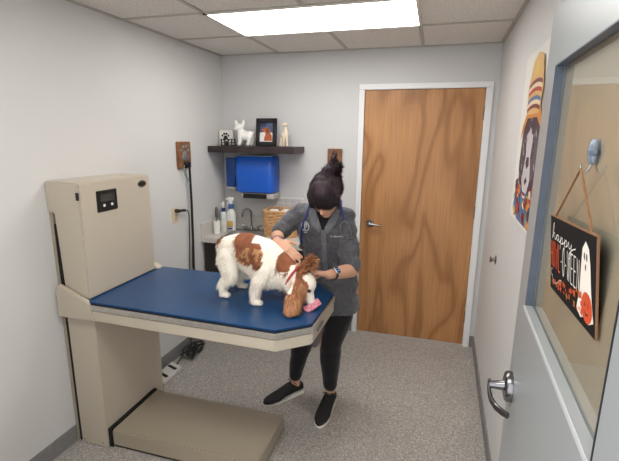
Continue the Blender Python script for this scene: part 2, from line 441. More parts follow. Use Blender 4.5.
mb.build('worktop', ctop_m, CT)
MB().box((-1.29, -.02, .9), (-.25, -.001, 1.02)).box((-1.2985, -.46, .9), (-1.276, -.02, 1.02)).build('backsplash', ctop_m, CT)
SK = thing('sink', 'small stainless steel drop-in sink set in the countertop', 'sink', (-.965, -.23, .9))
mb = MB()
rim = .022
for a, b in (((sx0-rim, sy0-rim), (sx1+rim, sy0+.004)), ((sx0-rim, sy1-.004), (sx1+rim, sy1+rim+.04)), ((sx0-rim, sy0), (sx0+.004, sy1)), ((sx1-.004, sy0), (sx1+rim, sy1))):
    mb.box((a[0], a[1], .9), (b[0], b[1], .905))
mb.build('rim', steel, SK)
mb = MB()
A = [(sx0, sy0), (sx1, sy0), (sx1, sy1), (sx0, sy1)]; Bq = [(sx0+.03, sy0+.03), (sx1-.03, sy0+.03), (sx1-.03, sy1-.03), (sx0+.03, sy1-.03)]
mb.rings([[V((*p, .903)) for p in A], [V((*p, .77)) for p in Bq]], cap=False); mb.poly([(*p, .77) for p in Bq]); mb.lathe((-.965, -.23, .771), [(0.03, 0), (.028, .003), (.0, .002)])
mb.build('basin', steel, SK)
FA = thing('faucet', 'chrome gooseneck faucet with two lever handles behind the sink', 'faucet', (-1.0, -.07, .905))
mb = MB(); mb.box((-1.075, -.09, .905), (-.925, -.048, .918), .006, 2); mb.lathe((-1.0, -.07, .915), [(.018, 0), (.016, .02), (.01, .03)])
mb.build('base', chrome, FA, smooth=True)
sp = [(-1.0, -.07, .93), (-1.0, -.07, 1.06)]
for k in range(1, 10):
    a = PI*k/9; sp.append((-1.0-.032+.032*math.cos(a), -.07-.06*(1-math.cos(a))/2*.9, 1.06+.045*math.sin(a)))
sp.append((-1.064, -.125, 1.035))
MB().tube(sp, .0085, 12).build('spout', chrome, FA, smooth=True)
for x in (-1.058, -.942):
    s = 1 if x > -1 else -1
    MB().lathe((x, -.07, .915), [(.014, 0), (.014, .02), (.01, .028), (0, .03)]).tube([(x, -.07, .94), (x+s*.03, -.085, .948), (x+s*.045, -.09, .95)], [.007, .006, .005], 8).build('lever', chrome, FA, smooth=True)

# bottles by the sink
wp = mat('white_plastic', (232, 232, 228), .35)
bp_ = mat('blue_trigger_plastic', (40, 92, 150), .4)
lbl_y = mat('yellow_label', (205, 170, 90), .6); lbl_w = mat('pale_label', (214, 214, 214), .6); lbl_b = mat('blue_print', (45, 80, 140), .6)
def spray(loc, hh, label, kind):
    x, y, z = loc
    t = thing('spray_bottle', label, 'bottle', loc)
    k = hh/.30
    if kind == 'trigger':
        mb = MB(); mb.loft([(V((x, y, z+q*k)), V((w, 0, 0)), V((0, d, 0))) for q, w, d in ((.0, .036, .026), (.004, .04, .029), (.15, .04, .029), (.175, .032, .026), (.195, .016, .016), (.205, .015, .015))], 20, 2.8)
        mb.build('bottle_body', wp, t, smooth=True)
        mb = MB(); mb.box((x-.028, y-.0305, z+.035*k), (x+.028, y-.028, z+.09*k)); mb.build('label', lbl_y, t, label='yellow label patch')
        mb = MB(); mb.box((x-.022, y-.0305, z+.012*k), (x+.022, y-.0285, z+.026*k)); mb.build('print', lbl_b, t)
        MB().lathe((x, y, z+.2*k), [(.02, 0), (.022, .002), (.024, .035), (.018, .045)]).build('collar', bp_, t, smooth=True, label='blue screw collar')
        mb = MB(); mb.loft([(V((x+a, y, z+q*k)), V((w, 0, 0)), V((0, d, 0))) for a, q, w, d in ((0, .235, .014, .012), (0, .26, .016, .012), (-.004, .285, .034, .012), (-.002, .3, .03, .01), (0, .305, .02, .008))], 16, 2.5)
        mb.tube([(x-.03, y, z+.285*k), (x-.052, y, z+.282*k)], .007, 8); mb.tube([(x-.022, y, z+.275*k), (x-.034, y, z+.25*k), (x-.03, y, z+.225*k)], .004, 6)
        mb.build('trigger_head', wp, t, smooth=True, label='white trigger head')
    else:
        mb = MB(); mb.lathe((x, y, z), [(.028, 0), (.031, .004), (.031, .15*k), (.024, .19*k), (.014, .205*k)]); mb.build('bottle_body', mat('cloudy_plastic', (208, 214, 216), .25), t, smooth=True)
        MB().lathe((x, y, z+.04*k), [(.0315, 0), (.0318, .001), (.0318, .07*k), (.0315, .071*k)]).build('label', lbl_w, t)
        MB().lathe((x, y, z+.2*k), [(.019, 0), (.02, .002), (.018, .03), (.01, .035)]).build('collar', mat('navy_collar', (30, 55, 95), .4), t, smooth=True, label='dark blue collar')
        MB().lathe((x, y, z+.23*k), [(.008, 0), (.008, .03), (.012, .035), (.012, .055), (.006, .062)]).tube([(x, y, z+.27*k), (x-.03, y-.01, z+.272*k)], .005, 8).build('pump', wp, t, smooth=True)
spray((-1.172, -.13, .905), .30, 'white spray bottle with blue collar, white trigger and yellow label beside sink', 'trigger')
spray((-1.235, -.16, .9), .27, 'slim clear pump bottle with navy collar left of the trigger bottle', 'pump')
CU = thing('brush_cup', 'white cup on counter corner holding one brush', 'cup', (-1.236, -.29, .9))
MB().lathe((-1.236, -.29, .9), [(.026, 0), (.03, .003), (.033, .115), (.029, .115), (.026, .01), (0, .01)]).build('cup_body', wp, CU, smooth=True)
BR = thing('cleaning_brush', 'grey bristle brush standing upright in the white cup', 'brush', (-1.236, -.29, .915))
MB().tube([(-1.236, -.29, .913), (-1.24, -.282, 1.04)], .005, 8).build('brush_handle', chrome, BR, smooth=True)
mb = MB(); mb.ell((-1.242, -.278, 1.085), (.017, .014, .058)); mb.build('bristles', mat('grey_bristles', (95, 92, 90), .8, bump=1, bscale=300), BR, smooth=True)
MB().box((-1.235, -.222, .9), (-1.185, -.196, .99), .008).box((-1.226, -.2225, .92), (-1.194, -.2215, .955)).build('soap_pouch', mat('soft_pouch', (222, 220, 214), .45), label='small pale pouch in front of the pump bottle', cat='pouch')

# wicker basket with white packets
wick = mat('wicker', (218, 178, 130), .7, rgb2=(184, 138, 92), vscale=60)
BK = thing('wicker_basket', 'tan woven wicker basket on the counter beside the vet', 'basket', (-.668, -.14, .9))
cx, cy, bw, bd_ = -.668, -.145, .137, .105
def rrect(w, d, t, r=.03):
    L = 2*(w+d)*2; pts = []
    a = t*2*PI; ca, sa = math.cos(a), math.sin(a); pw = .28
    return V((math.copysign(abs(ca)**pw, ca)*w, math.copysign(abs(sa)**pw, sa)*d, 0))
mb = MB()
NS = 44
for row in range(15):
    z = .906+row*.0138; g = 1+.06*row/14; pts = []
    for j in range(NS*2):
        p = rrect(bw*g, bd_*g, j/(NS*2)); n = p.normalized()
        pts.append(V((cx, cy, z))+p+n*(.005*(1 if ((j//2)+row) % 2 else -1)))
    mb.tube(pts, .0078, 5, loop=True)
mb.build('basket_weave', wick, BK, smooth=True)
mb = MB()
for row in range(2):
    mb.tube([V((cx, cy, 1.114+row*.008))+rrect(bw*1.07, bd_*1.07, j/48) for j in range(48)], .01, 6, loop=True)
mb.build('basket_rim', wick, BK, smooth=True)
MB().box((cx-bw+.01, cy-bd_+.01, .902), (cx+bw-.01, cy+bd_-.01, .91)).build('basket_floor', wick, BK)
for i, (dx, dy, rz, lb) in enumerate(((-.07, -.02, .3, 'white gauze packet lying at left inside wicker basket'), (.03, .01, -.2, 'white gauze packet lying mid wicker basket'), (.09, -.03, .5, 'white gauze packet at right end inside wicker basket'))):
    M = Matrix.Translation((cx+dx, cy+dy, 1.095)) @ Matrix.Rotation(rz, 4, 'Z') @ Matrix.Rotation(.3, 4, 'X')
    MB().box((-.04, -.03, -.03), (.04, .03, .03), .012, 2, M=M).build('gauze_packet', wp, smooth=True, label=lb, cat='packet', group='packets in the basket')
# white wire rack on the wall
WR = MB()
for x in (-.76, -.70, -.64, -.58, -.52):
    WR.tube([(x, -.004, 1.21), (x, -.03, 1.21), (x, -.03, 1.07)], .0025, 6)
for z in (1.21, 1.165, 1.12, 1.075): WR.tube([(-.76, -.03, z), (-.52, -.03, z)], .0025, 6)
WR.box((-.76, -.004, 1.20), (-.52, -.0, 1.215))
WR.build('wall_rack', white_m, label='white wire rack on back wall just above the wicker basket', cat='rack')

# ------------------------------------------------------------------ blue dispensers
blue_p = mat('blue_dispenser_plastic', (22, 88, 190), .3, spec=.5)
blue_d = mat('blue_dispenser_plastic_deep', (26, 70, 140), .3)
gry = mat('grey_plastic', (176, 174, 172), .45)
PT = thing('towel_dispenser', 'large bright blue paper towel dispenser on back wall under the shelf', 'dispenser', (-.9, -.1, 1.25))
mb = MB(); mb.loft([(V((-.915, -.105+dy, z)), V((w*.95, 0, 0)), V((0, d, 0))) for z, w, d, dy in ((1.262, .165, .08, .02), (1.275, .185, .1, .005), (1.45, .19, .105, 0), (1.565, .188, .098, .007), (1.585, .18, .09, .015))], 32, 7)
bevel = mb.build('cover', blue_p, PT, smooth=True)
mb = MB(); mb.box((-1.045, -.185, 1.215), (-.735, -.002, 1.265), .012); mb.build('base', gry, PT, smooth=True)
for v in bpy.data.objects[PT.children[-1].name].data.vertices:
    if v.co.z < 1.23: v.co.x = -.905+(v.co.x+.905)*.82; v.co.y = v.co.y*.85
MB().box((-1.02, -.19, 1.218), (-.80, -.16, 1.258)).build('towel_slot', black_m, PT)
MB().box((-1.07, -.185, 1.583), (-.91, -.02, 1.59), .002).box((-.9, -.185, 1.583), (-.75, -.02, 1.59), .002).build('top_strip', gry, PT)
SD = thing('soap_dispenser', 'small dark blue soap dispenser left of the large blue dispenser', 'dispenser', (-1.17, -.06, 1.25))
mb = MB(); mb.box((-1.222, -.115, 1.302), (-1.128, -.004, 1.562), .012, 3); mb.build('cover', blue_d, SD, smooth=True)
MB().box((-1.215, -.11, 1.272), (-1.135, -.001, 1.302), .006).build('base', gry, SD)
MB().box((-1.21, -.1, 1.562), (-1.14, -.01, 1.568)).build('top_strip', gry, SD)

# ------------------------------------------------------------------ floating shelf and what stands on it
shelf_m = mat('espresso_wood', (52, 38, 40), .45, rgb2=(38, 28, 30), vscale=14)
ZS = 1.668
mb = MB(); mb.box((-1.29, -.30, ZS-.052), (-.514, -.001, ZS), .002, 1); mb.build('floating_shelf', shelf_m, label='dark brown floating shelf in the back left corner', cat='shelf')
art_bk = mat('art_black', (20, 20, 24), .6)
PS = thing('paw_print_block', 'square white block with black paw print at left end of shelf', 'decoration', (-1.21, -.1, ZS))
MB().box((-1.275, -.112, ZS), (-1.145, -.085, ZS+.135), .003).build('block', mat('offwhite_block', (226, 222, 214), .6), PS)
def disc(mb, c, rx, rz, y, n=16, rot=0):
    pts = []
    for j in range(n):
        a = 2*PI*j/n; px, pz = rx*math.cos(a), rz*math.sin(a)
        pts.append((c[0]+px*math.cos(rot)-pz*math.sin(rot), y, c[1]+px*math.sin(rot)+pz*math.cos(rot)))
    mb.poly(pts)
mb = MB()
for dx, dz, r in ((-.03, .088, .009), (-.012, .103, .01), (.01, .103, .01), (.028, .088, .009)):
    mb.lathe((-1.213+dx, -.112, ZS+dz), [(r, 0), (r, .002), (0, .0021)], 14, 'y')
mb.lathe((-1.213, -.112, ZS+.07), [(.019, 0), (.019, .002), (0, .0021)], 16, 'y')
mb.build('paw_print', art_bk, PS)
WL = MB()
x0, z0 = -1.235, ZS
WL.box((x0, -.165, z0), (x0+.135, -.15, z0+.006)); WL.box((x0, -.165, z0+.054), (x0+.135, -.15, z0+.06))
for x in (0, .033, .065, .1, .13): WL.box((x0+x, -.163, z0), (x0+x+.007, -.152, z0+.06))
for x in (.018, .085, .115): WL.box((x0+x, -.162, z0+.027), (x0+x+.022, -.153, z0+.034))
WL.lathe((x0+.055, -.165, z0+.022), [(.02, 0), (.02, .006), (0, .0061)], 16, 'y')
for dx, dz in ((.035, .05), (.048, .062), (.064, .062), (.077, .05)): WL.lathe((x0+dx, -.165, z0+dz), [(.008, 0), (.008, .006), (0, .0061)], 10, 'y')
WL.build('paw_cutout_sign', art_bk, label='small black openwork sign with paw in front of the white block', cat='decoration')
# bulldog figurine
cer = mat('white_ceramic', (235, 234, 230), .3, bump=.3, bscale=60)
bx, by = -1.02, -.13
mb = MB()
mb.ell((bx+.012, by, ZS+.082), (.064, .044, .046)); mb.ell((bx-.018, by, ZS+.09), (.048, .046, .052)); mb.ell((bx+.045, by, ZS+.088), (.036, .04, .042))
mb.limb([((bx-.028, by, ZS+.11), .036), ((bx-.042, by-.006, ZS+.14), .036)])
mb.ell((bx-.045, by-.01, ZS+.158), (.042, .038, .034)); mb.ell((bx-.06, by-.026, ZS+.146), (.026, .024, .02))
for dx, dy in ((-.03, -.03), (-.03, .03), (.055, -.03), (.055, .03)):
    mb.limb([((bx+dx, by+dy*.8, ZS+.075), .024), ((bx+dx-.003, by+dy, ZS+.03), .016), ((bx+dx-.012, by+dy, ZS+.016), .017)])
for dx, s_e in ((-.074, -1), (-.014, 1)):
    mb.limb([((bx+dx, by-.002, ZS+.178), .017), ((bx+dx+s_e*.004, by, ZS+.2), .015), ((bx+dx+s_e*.007, by+.002, ZS+.222), .005)])
mb.limb([((bx+.075, by, ZS+.11), .01), ((bx+.083, by, ZS+.122), .006)])
blob('bulldog_figurine', mb, cer, voxel=.004, smooth=3, label='glossy white french bulldog figurine standing on the shelf', cat='figurine')
# photo frame
PF = thing('photo_frame', 'black picture frame with photo of a brown dog on shelf', 'picture frame', (-.825, -.1, ZS))
tilt = Matrix.Translation((-.825, -.135, ZS+.003)) @ Matrix.Rotation(-.12, 4, 'X')
fw, fh = .095, .235
def frame_box(lo, hi, bev=0): return dict(lo=lo, hi=hi)
mb = MB()
for lo, hi in (((-fw, 0, 0), (-fw+.035, .02, fh)), ((fw-.035, 0, 0), (fw, .02, fh)), ((-fw, 0, 0), (fw, .02, .038)), ((-fw, 0, fh-.038), (fw, .02, fh))): mb.box(lo, hi, .003, 1, M=tilt)
mb.build('frame', mat('black_frame', (22, 21, 24), .4), PF)
MB().box((-.02, .02, 0), (.02, .06, .004), M=tilt).box((-.02, .02, .02), (.02, .024, .14), M=tilt).build('easel_back', black_m, PF)
def art(name, shapes, M, parent, base_y=0, step=.0003, mats=None):
    """flat printed picture: coloured shapes as layers of one mesh. shapes=(material, [(x,z)...])"""
    ms = []; mb = MB()
    for i, (m, pts) in enumerate(shapes):
        if m not in ms: ms.append(m)
        mb.mi = ms.index(m)
        mb.poly([M @ V((x, base_y-step*(i+1), z)) for x, z in pts])
    me = bpy.data.meshes.new(name); mb.bm.to_mesh(me); mb.bm.free()
    o = link(name, me, ms); adopt(parent, o); return o
def C_(n, rgb): return mat('print_'+n, rgb, .55)
pz0, pz1, pxa = .038, fh-.038, fw-.035
dogpoly = [(-.02, .045), (.055, .045), (.05, .09), (.035, .115), (.028, .145), (.012, .16), (-.012, .158), (-.028, .148), (-.045, .142), (-.046, .13), (-.03, .125), (-.012, .12), (-.008, .1), (-.018, .075)]
art('picture', [(C_('dusk_blue', (70, 84, 118)), [(-pxa, pz0), (pxa, pz0), (pxa, pz1), (-pxa, pz1)]),
    (C_('snow', (222, 218, 214)), [(-pxa, pz0), (pxa, pz0), (pxa, .11), (.02, .125), (-pxa, .115)]),
    (C_('shade_blue', (40, 52, 84)), [(-pxa, .17), (-.01, .165), (.0, pz1), (-pxa, pz1)]),
    (C_('dog_rust', (168, 88, 48)), dogpoly), (C_('dog_rust_dark', (120, 58, 34)), [(.0, .15), (.02, .148), (.024, .115), (.008, .108), (-.002, .125)])],
    tilt @ Matrix.Translation((0, .012, 0)), PF)
# slim cat figurine
mb = MB(); qx, qy = -.645, -.14
cm = mat('cream_resin', (222, 206, 184), .5, bump=.3, bscale=80)
mb.limb([((qx+.012, qy-.006, ZS+.10), .022), ((qx+.008, qy-.006, ZS+.15), .013), ((qx+.006, qy-.008, ZS+.17), .012)])
mb.ell((qx, qy, ZS+.1), (.034, .024, .03)); mb.ell((qx+.005, qy-.012, ZS+.182), (.022, .018, .014)); mb.limb([((qx-.005, qy-.02, ZS+.18), .009), ((qx-.012, qy-.026, ZS+.177), .007)])
for dx in (-.009, .02): mb.limb([((qx+dx, qy-.006, ZS+.19), .006), ((qx+dx*1.2, qy-.004, ZS+.203), .003)])
for dx, dy in ((.022, -.014), (-.004, -.018), (-.028, .014), (.01, .016)):
    mb.limb([((qx+dx*.9, qy+dy, ZS+.09), .013), ((qx+dx*1.1, qy+dy, ZS+.03), .007), ((qx+dx*1.2-.003, qy+dy-.003, ZS+.0085), .0085)])
mb.limb([((qx-.03, qy+.008, ZS+.1), .009), ((qx-.042, qy+.008, ZS+.05), .007), ((qx-.046, qy+.006, ZS+.01), .006)])
blob('animal_figurine', mb, cm, voxel=.0035, smooth=2, label='slim cream long-necked animal figurine at the right of shelf', cat='figurine')

# ------------------------------------------------------------------ left wall: plaque with leash, outlet and plug
brown_pl = mat('stained_plaque', (142, 98, 66), .5, rgb2=(112, 74, 48), vscale=18)
pewter = mat('pewter', (150, 148, 146), .4, .6)
def LW(y, off=0): return XL(y)+off
PL = thing('paw_hook_plaque', 'brown wooden plaque with silver paw and hook on left wall', 'wall hook', (XL(-.66), -.66, 1.6))
mb = MB(); mb.prism([(-.752, 1.503), (-.57, 1.503), (-.57, 1.708), (-.752, 1.708)], (XL(-.66)-.002, 0, 0), (0, 1, 0), (0, 0, 1), (1, 0, 0), .018); bevel_all(mb.build('board', brown_pl, PL), .004)
mb = MB(); X0 = XL(-.66)+.016
mb.mi = 0
for (y, z, r) in ((-.655, 1.60, .036), (-.705, 1.638, .016), (-.68, 1.665, .017), (-.638, 1.668, .017), (-.61, 1.64, .016), (-.68, 1.585, .02), (-.63, 1.585, .02)):
    mb.lathe((X0, y, z), [(r, 0), (r*.95, .004), (r*.5, .008), (0, .009)], 16, 'x')
mb.build('paw_emblem', pewter, PL, smooth=True)
mb = MB(); mb.box((X0, -.675, 1.508), (X0+.004, -.645, 1.555)); mb.tube([(X0+.003, -.66, 1.53), (X0+.03, -.66, 1.525), (X0+.04, -.66, 1.54), (X0+.038, -.66, 1.555)], .006, 8); mb.build('hook', black_m, PL, smooth=True)
lea = mat('black_leash_webbing', (18, 20, 24), .7)
mb = MB(); xx = X0+.022
mb.tube([(xx, -.69, 1.535), (xx+.005, -.665, 1.552), (xx, -.635, 1.535), (xx-.003, -.632, 1.49), (xx-.004, -.628, 1.2), (xx-.006, -.632, .9), (xx-.008, -.64, .66)], .0095, 8)
mb.tube([(xx+.004, -.675, 1.545), (xx+.004, -.648, 1.5), (xx-.002, -.625, 1.3), (xx-.006, -.64, .9), (xx-.01, -.652, .68)], .006, 8)
mb.ell((xx, -.66, 1.54), (.018, .04, .02)); mb.build('leash', lea, smooth=True, label='black dog leash hanging down from the paw hook plaque', cat='leash')
MB().tube([(xx-.004, -.70, 1.53), (xx-.006, -.712, 1.49), (xx-.006, -.69, 1.45), (xx-.002, -.66, 1.42), (xx, -.65, 1.38)], .004, 8).build('thin_cord', mat('teal_cord', (120, 150, 140), .6), smooth=True, label='thin pale green cord looped beside the black leash', cat='cord')
OU = thing('wall_outlet', 'cream electrical outlet plate on left wall below the plaque', 'outlet', (XL(-.81), -.81, 1.16))
mb = MB(); mb.prism([(-.848, 1.1), (-.776, 1.1), (-.776, 1.217), (-.848, 1.217)], (XL(-.81)-.001, 0, 0), (0, 1, 0), (0, 0, 1), (1, 0, 0), .009); bevel_all(mb.build('plate', mat('cream_outlet', (214, 196, 168), .4), OU), .002)
mb = MB(); mb.box((XL(-.81)+.008, -.828, 1.118), (XL(-.81)+.0105, -.796, 1.148), .002); mb.build('socket', mat('cream_socket', (196, 178, 150), .4), OU)
PW = thing('power_plug', 'black power plug and cord in the cream outlet', 'plug', (XL(-.81)+.02, -.81, 1.19))
mb = MB(); mb.loft([(V((XL(-.81)+.009+a, -.81+b, 1.19)), V((0, w, 0)), V((0, 0, w*.8))) for a, b, w in ((0, 0, .018), (.03, 0, .018), (.04, .005, .012))], 12); mb.tube([(XL(-.81)+.04, -.808, 1.19), (XL(-.81)+.045, -.77, 1.188), (XL(-.81)+.04, -.73, 1.182)], .011, 8)
mb.build('plug_body', black_m, PW, smooth=True)
MB().tube([(XL(-.81)+.04, -.73, 1.182), (XL(-.7)+.035, -.69, 1.172), (XL(-.66)+.03, -.668, 1.14), (XL(-.66)+.022, -.668, .9), (XL(-.66)+.014, -.68, .66)], .004, 6).build('cord', black_m, PW, smooth=True)

# plaque behind the vet's head
P2 = thing('wooden_wall_plaque', 'narrow brown wooden plaque on back wall behind the vet', 'wall plaque', (-.24, 0, 1.5))
bevel_all(MB().box((-.302, -.02, 1.385), (-.176, -.0, 1.655)).build('board', brown_pl, P2), .003)
mb = MB(); mb.lathe((-.24, -.02, 1.615), [(.024, 0), (.022, .005), (.012, .008), (0, .009)], 18, 'y'); mb.build('medallion', mat('dark_bronze', (72, 46, 34), .5), P2, smooth=True)
mb = MB(); mb.lathe((-.24, -.02, 1.50), [(.03, 0), (.03, .004), (0, .005)], 18, 'y'); mb.box((-.244, -.026, 1.42), (-.236, -.02, 1.58)); mb.build('emblem', mat('dark_bronze', (72, 46, 34), .5), P2)

# ------------------------------------------------------------------ right wall: round knob and dog portrait
mb = MB(); xk = XR(-.837)
for q in [(.0, 0)]: pass
mb.lathe((xk, -.837, 1.015), [(.028, 0), (.028, -.004), (.012, -.008), (.011, -.022), (.02, -.03), (.021, -.033), (.015, -.036), (0, -.037)], 20, 'x')
mb.build('wall_door_stop', chrome, smooth=True, label='round metal door stop on the right wall', cat='door stop')
CA = thing('dog_portrait_canvas', 'tall white canvas painting of dog in a striped hat on right wall', 'painting', (XR(-1.55), -1.55, 1.75))
ya, yb, za, zb = -1.35, -1.99, 1.39, 2.113
mb = MB(); mb.prism([(XR(ya)+.002, ya), (XR(yb)+.002, yb), (XR(yb)-.026, yb), (XR(ya)-.026, ya)], (0, 0, za), (1, 0, 0), (0, 1, 0), (0, 0, 1), zb-za)
bevel_all(mb.build('canvas', mat('canvas_white', (222, 219, 212), .7, bump=.2, bscale=700), CA), .003)
dirx = V((XR(yb)-XR(ya), yb-ya, 0)).normalized()
CM = basis(V((XR(ya)-.0262, ya, za)), dirx, V((.9998, -.0218, 0)), V((0, 0, 1)))   # x along wall to camera, y into wall, z up
W_, H_ = .64, .723
def u(pts): return [(x*W_, z*H_) for x, z in pts]
c = C_
shapes = []
ZM = [lambda z: z]
def S_(m, pts): shapes.append((m, u([(x, ZM[0](z)) for x, z in pts])))
purple = c('plum', (66, 48, 62)); grayd = c('slate', (92, 84, 92)); lg = c('pale_fur', (196, 190, 192)); red = c('red', (176, 58, 40)); org = c('orange', (206, 132, 62)); tan = c('straw', (214, 170, 108)); bl = c('blue', (78, 110, 150)); yl = c('yellow', (214, 184, 92)); tl = c('teal', (86, 140, 140)); mar = c('maroon', (120, 50, 56)); cr_ = c('cream', (226, 206, 176))
# coat
ZM[0] = lambda z: z*.68+.02
S_(bl, [(.10, .06), (.16, .02), (.22, .05), (.3, .0), (.85, .0), (.9, .1), (.86, .34), (.7, .42), (.3, .42), (.18, .34), (.12, .22)])
rnd = random.Random(3)
pal = [red, org, yl, tl, bl, mar, red, cr_, purple]
for k in range(90):
    x = rnd.uniform(.14, .86); z = rnd.uniform(.03, .36)
    w_, h_ = rnd.uniform(.03, .07), rnd.uniform(.02, .05); a = rnd.uniform(0, 6)
    S_(pal[k % len(pal)], [(x+w_*math.cos(a+t)*.9, z+h_*math.sin(a+t)) for t in (0, 1.3, 2.5, 3.6, 5)])
# head
ZM[0] = lambda z: .235+(z-.33)*1.0
S_(purple, [(.24, .36), (.3, .33), (.7, .33), (.78, .38), (.82, .52), (.8, .66), (.66, .74), (.36, .74), (.26, .68), (.22, .58), (.2, .46)])
S_(grayd, [(.27, .42), (.34, .37), (.4, .42), (.36, .54), (.3, .64), (.26, .58)])
S_(grayd, [(.6, .4), (.7, .38), (.76, .45), (.74, .62), (.66, .66), (.62, .54)])
S_(lg, [(.38, .62), (.42, .5), (.36, .36), (.44, .3), (.58, .3), (.64, .38), (.58, .5), (.6, .62), (.5, .66)])
S_(purple, [(.44, .46), (.5, .43), (.56, .46), (.54, .5), (.46, .5)])
S_(purple, [(.46, .36), (.5, .34), (.56, .37), (.51, .39)])
S_(purple, [(.31, .57), (.36, .55), (.39, .58), (.35, .61)]); S_(purple, [(.6, .57), (.65, .55), (.69, .58), (.64, .61)])
S_(lg, [(.335, .585), (.35, .58), (.355, .59), (.34, .595)]); S_(lg, [(.635, .585), (.65, .58), (.655, .59), (.64, .595)])
for k in range(70):
    x = rnd.uniform(.27, .76); z = rnd.uniform(.36, .72); a = rnd.uniform(-.5, .5)
    if .42 < x < .6 and .3 < z < .62: continue
    S_([grayd, purple, c('mauve', (120, 96, 116)), lg][k % 4], [(x, z), (x+.012, z+.004), (x+.01+a*.05, z+.035), (x-.004+a*.05, z+.03)])
# hat
ZM[0] = lambda z: .64+(z-.735)*1.3 if z > .735 else .64+(z-.735)*.8
S_(org, [(.16, .56), (.2, .58), (.36, .71), (.66, .71), (.86, .6), (.9, .63), (.72, .76), (.34, .76), (.2, .66)])
hat = [(.3, .735), (.7, .735), (.74, .84), (.66, .955), (.5, .985), (.36, .955), (.27, .85)]
S_(tan, hat)
for i, m in enumerate((mar, cr_, bl, tan, red, cr_, mar)):
    z0_ = .745+i*.017; S_(m, [(.3-.002*i, z0_+.0), (.4, z0_+.012), (.5, z0_+.015), (.6, z0_+.012), (.7+.002*i, z0_), (.7, z0_+.016), (.6, z0_+.028), (.5, z0_+.031), (.4, z0_+.028), (.3, z0_+.016)])
S_(yl, [(.4, .89), (.5, .9), (.58, .89), (.54, .95), (.45, .955)])
art('painted_dog', shapes, CM, CA, base_y=0, step=.00004)

# ------------------------------------------------------------------ the grey door with the window, open into the room
door_paint = mat('grey_door_paint', (150, 155, 158), .32, spec=.6, bump=.05, bscale=300)
def lite_paint():
    return mat('blue_grey_frame', (80, 90, 106), .4, var=.12, vscale=30)
A0 = V((.888, -2.095, 0)); dr_ = V((-.045, -1, 0)).normalized(); nn = V((-.99899, .04495, 0))
def D(s, off, z): return A0+dr_*s+nn*off+V((0, 0, z))
DM = basis(A0, dr_, nn, V((0, 0, 1)))        # (s, off, z) -> world
D2 = thing('door_2', 'open grey steel door with a window, hinged at the right', 'door', tuple(D(.95, -.025, 0)), kind='structure')
TH = .05; SW0, SW1, ZW0, ZW1 = .130, .825, 1.25, 1.955; LEN = .975
mb = MB()
mb.box((0, -TH, .012), (SW0, 0, 2.13), M=DM); mb.box((SW1, -TH, .012), (LEN, 0, 2.13), M=DM)
mb.box((SW0, -TH, .012), (SW1, 0, ZW0), M=DM); mb.box((SW0, -TH, ZW1), (SW1, 0, 2.13), M=DM)
pn = mb.build('door_panel', door_paint, D2)
# slim raised lip and stepped reveal of the window
mb = MB(); lp = .006
mb.box((SW0-.008, 0, ZW0-.012), (SW1+.008, .003, ZW0), M=DM)
mb.build('window_lip', mat('pale_lip', (196, 200, 202), .35), D2)
mb = MB()
mb.box((SW0-.001, -.021, ZW0), (SW0+.002, .001, ZW1), M=DM); mb.box((SW1-.002, -.021, ZW0), (SW1+.001, .001, ZW1), M=DM)
mb.box((SW0, -.021, ZW1-.002), (SW1, .001, ZW1+.001), M=DM)
mb.build('window_reveal', lite_paint(), D2, label='blue grey painted window reveal')
MB().box((SW0+.002, -.021, ZW0-.001), (SW1-.002, .001, ZW0+.002), M=DM).build('window_sill', door_paint, D2)
MB().box((SW1-.0005, -.02, ZW0), (SW1+.0035, .0015, ZW1), M=DM).build('gasket', mat('navy_gasket', (24, 30, 44), .5), D2)
def glass_material():
    m = bpy.data.materials.new('window_glass'); m.use_nodes = True
    N = m.node_tree.nodes; L = m.node_tree.links; N.clear()
    out = N.new('ShaderNodeOutputMaterial'); t = N.new('ShaderNodeBsdfTransparent'); t.inputs[0].default_value = (.86, .88, .87, 1)
    g = N.new('ShaderNodeBsdfGlossy'); g.inputs['Roughness'].default_value = .02
    fr = N.new('ShaderNodeFresnel'); fr.inputs['IOR'].default_value = 2.6
    gm = N.new('ShaderNodeNewGeometry'); ma = N.new('ShaderNodeMath'); ma.operation = 'MULTIPLY_ADD'; ma.inputs[1].default_value = -1; ma.inputs[2].default_value = 1; L.new(gm.outputs['Backfacing'], ma.inputs[0])
    mm = N.new('ShaderNodeMath'); mm.operation = 'MULTIPLY'; L.new(ma.outputs[0], mm.inputs[0]); L.new(fr.outputs[0], mm.inputs[1])
    mx = N.new('ShaderNodeMixShader'); L.new(mm.outputs[0], mx.inputs[0]); L.new(t.outputs[0], mx.inputs[1]); L.new(g.outputs[0], mx.inputs[2])
    L.new(mx.outputs[0], out.inputs['Surface']); return m
MB().box((SW0, -.026, ZW0), (SW1, -.022, ZW1), M=DM).build('glass_pane', glass_material(), D2)
MB().box((SW0, -.031, ZW0), (SW1, -.028, ZW1), M=DM).build('privacy_film', mat('pale_film', (212, 194, 174), .6), D2, label='pale backing film behind the glass')
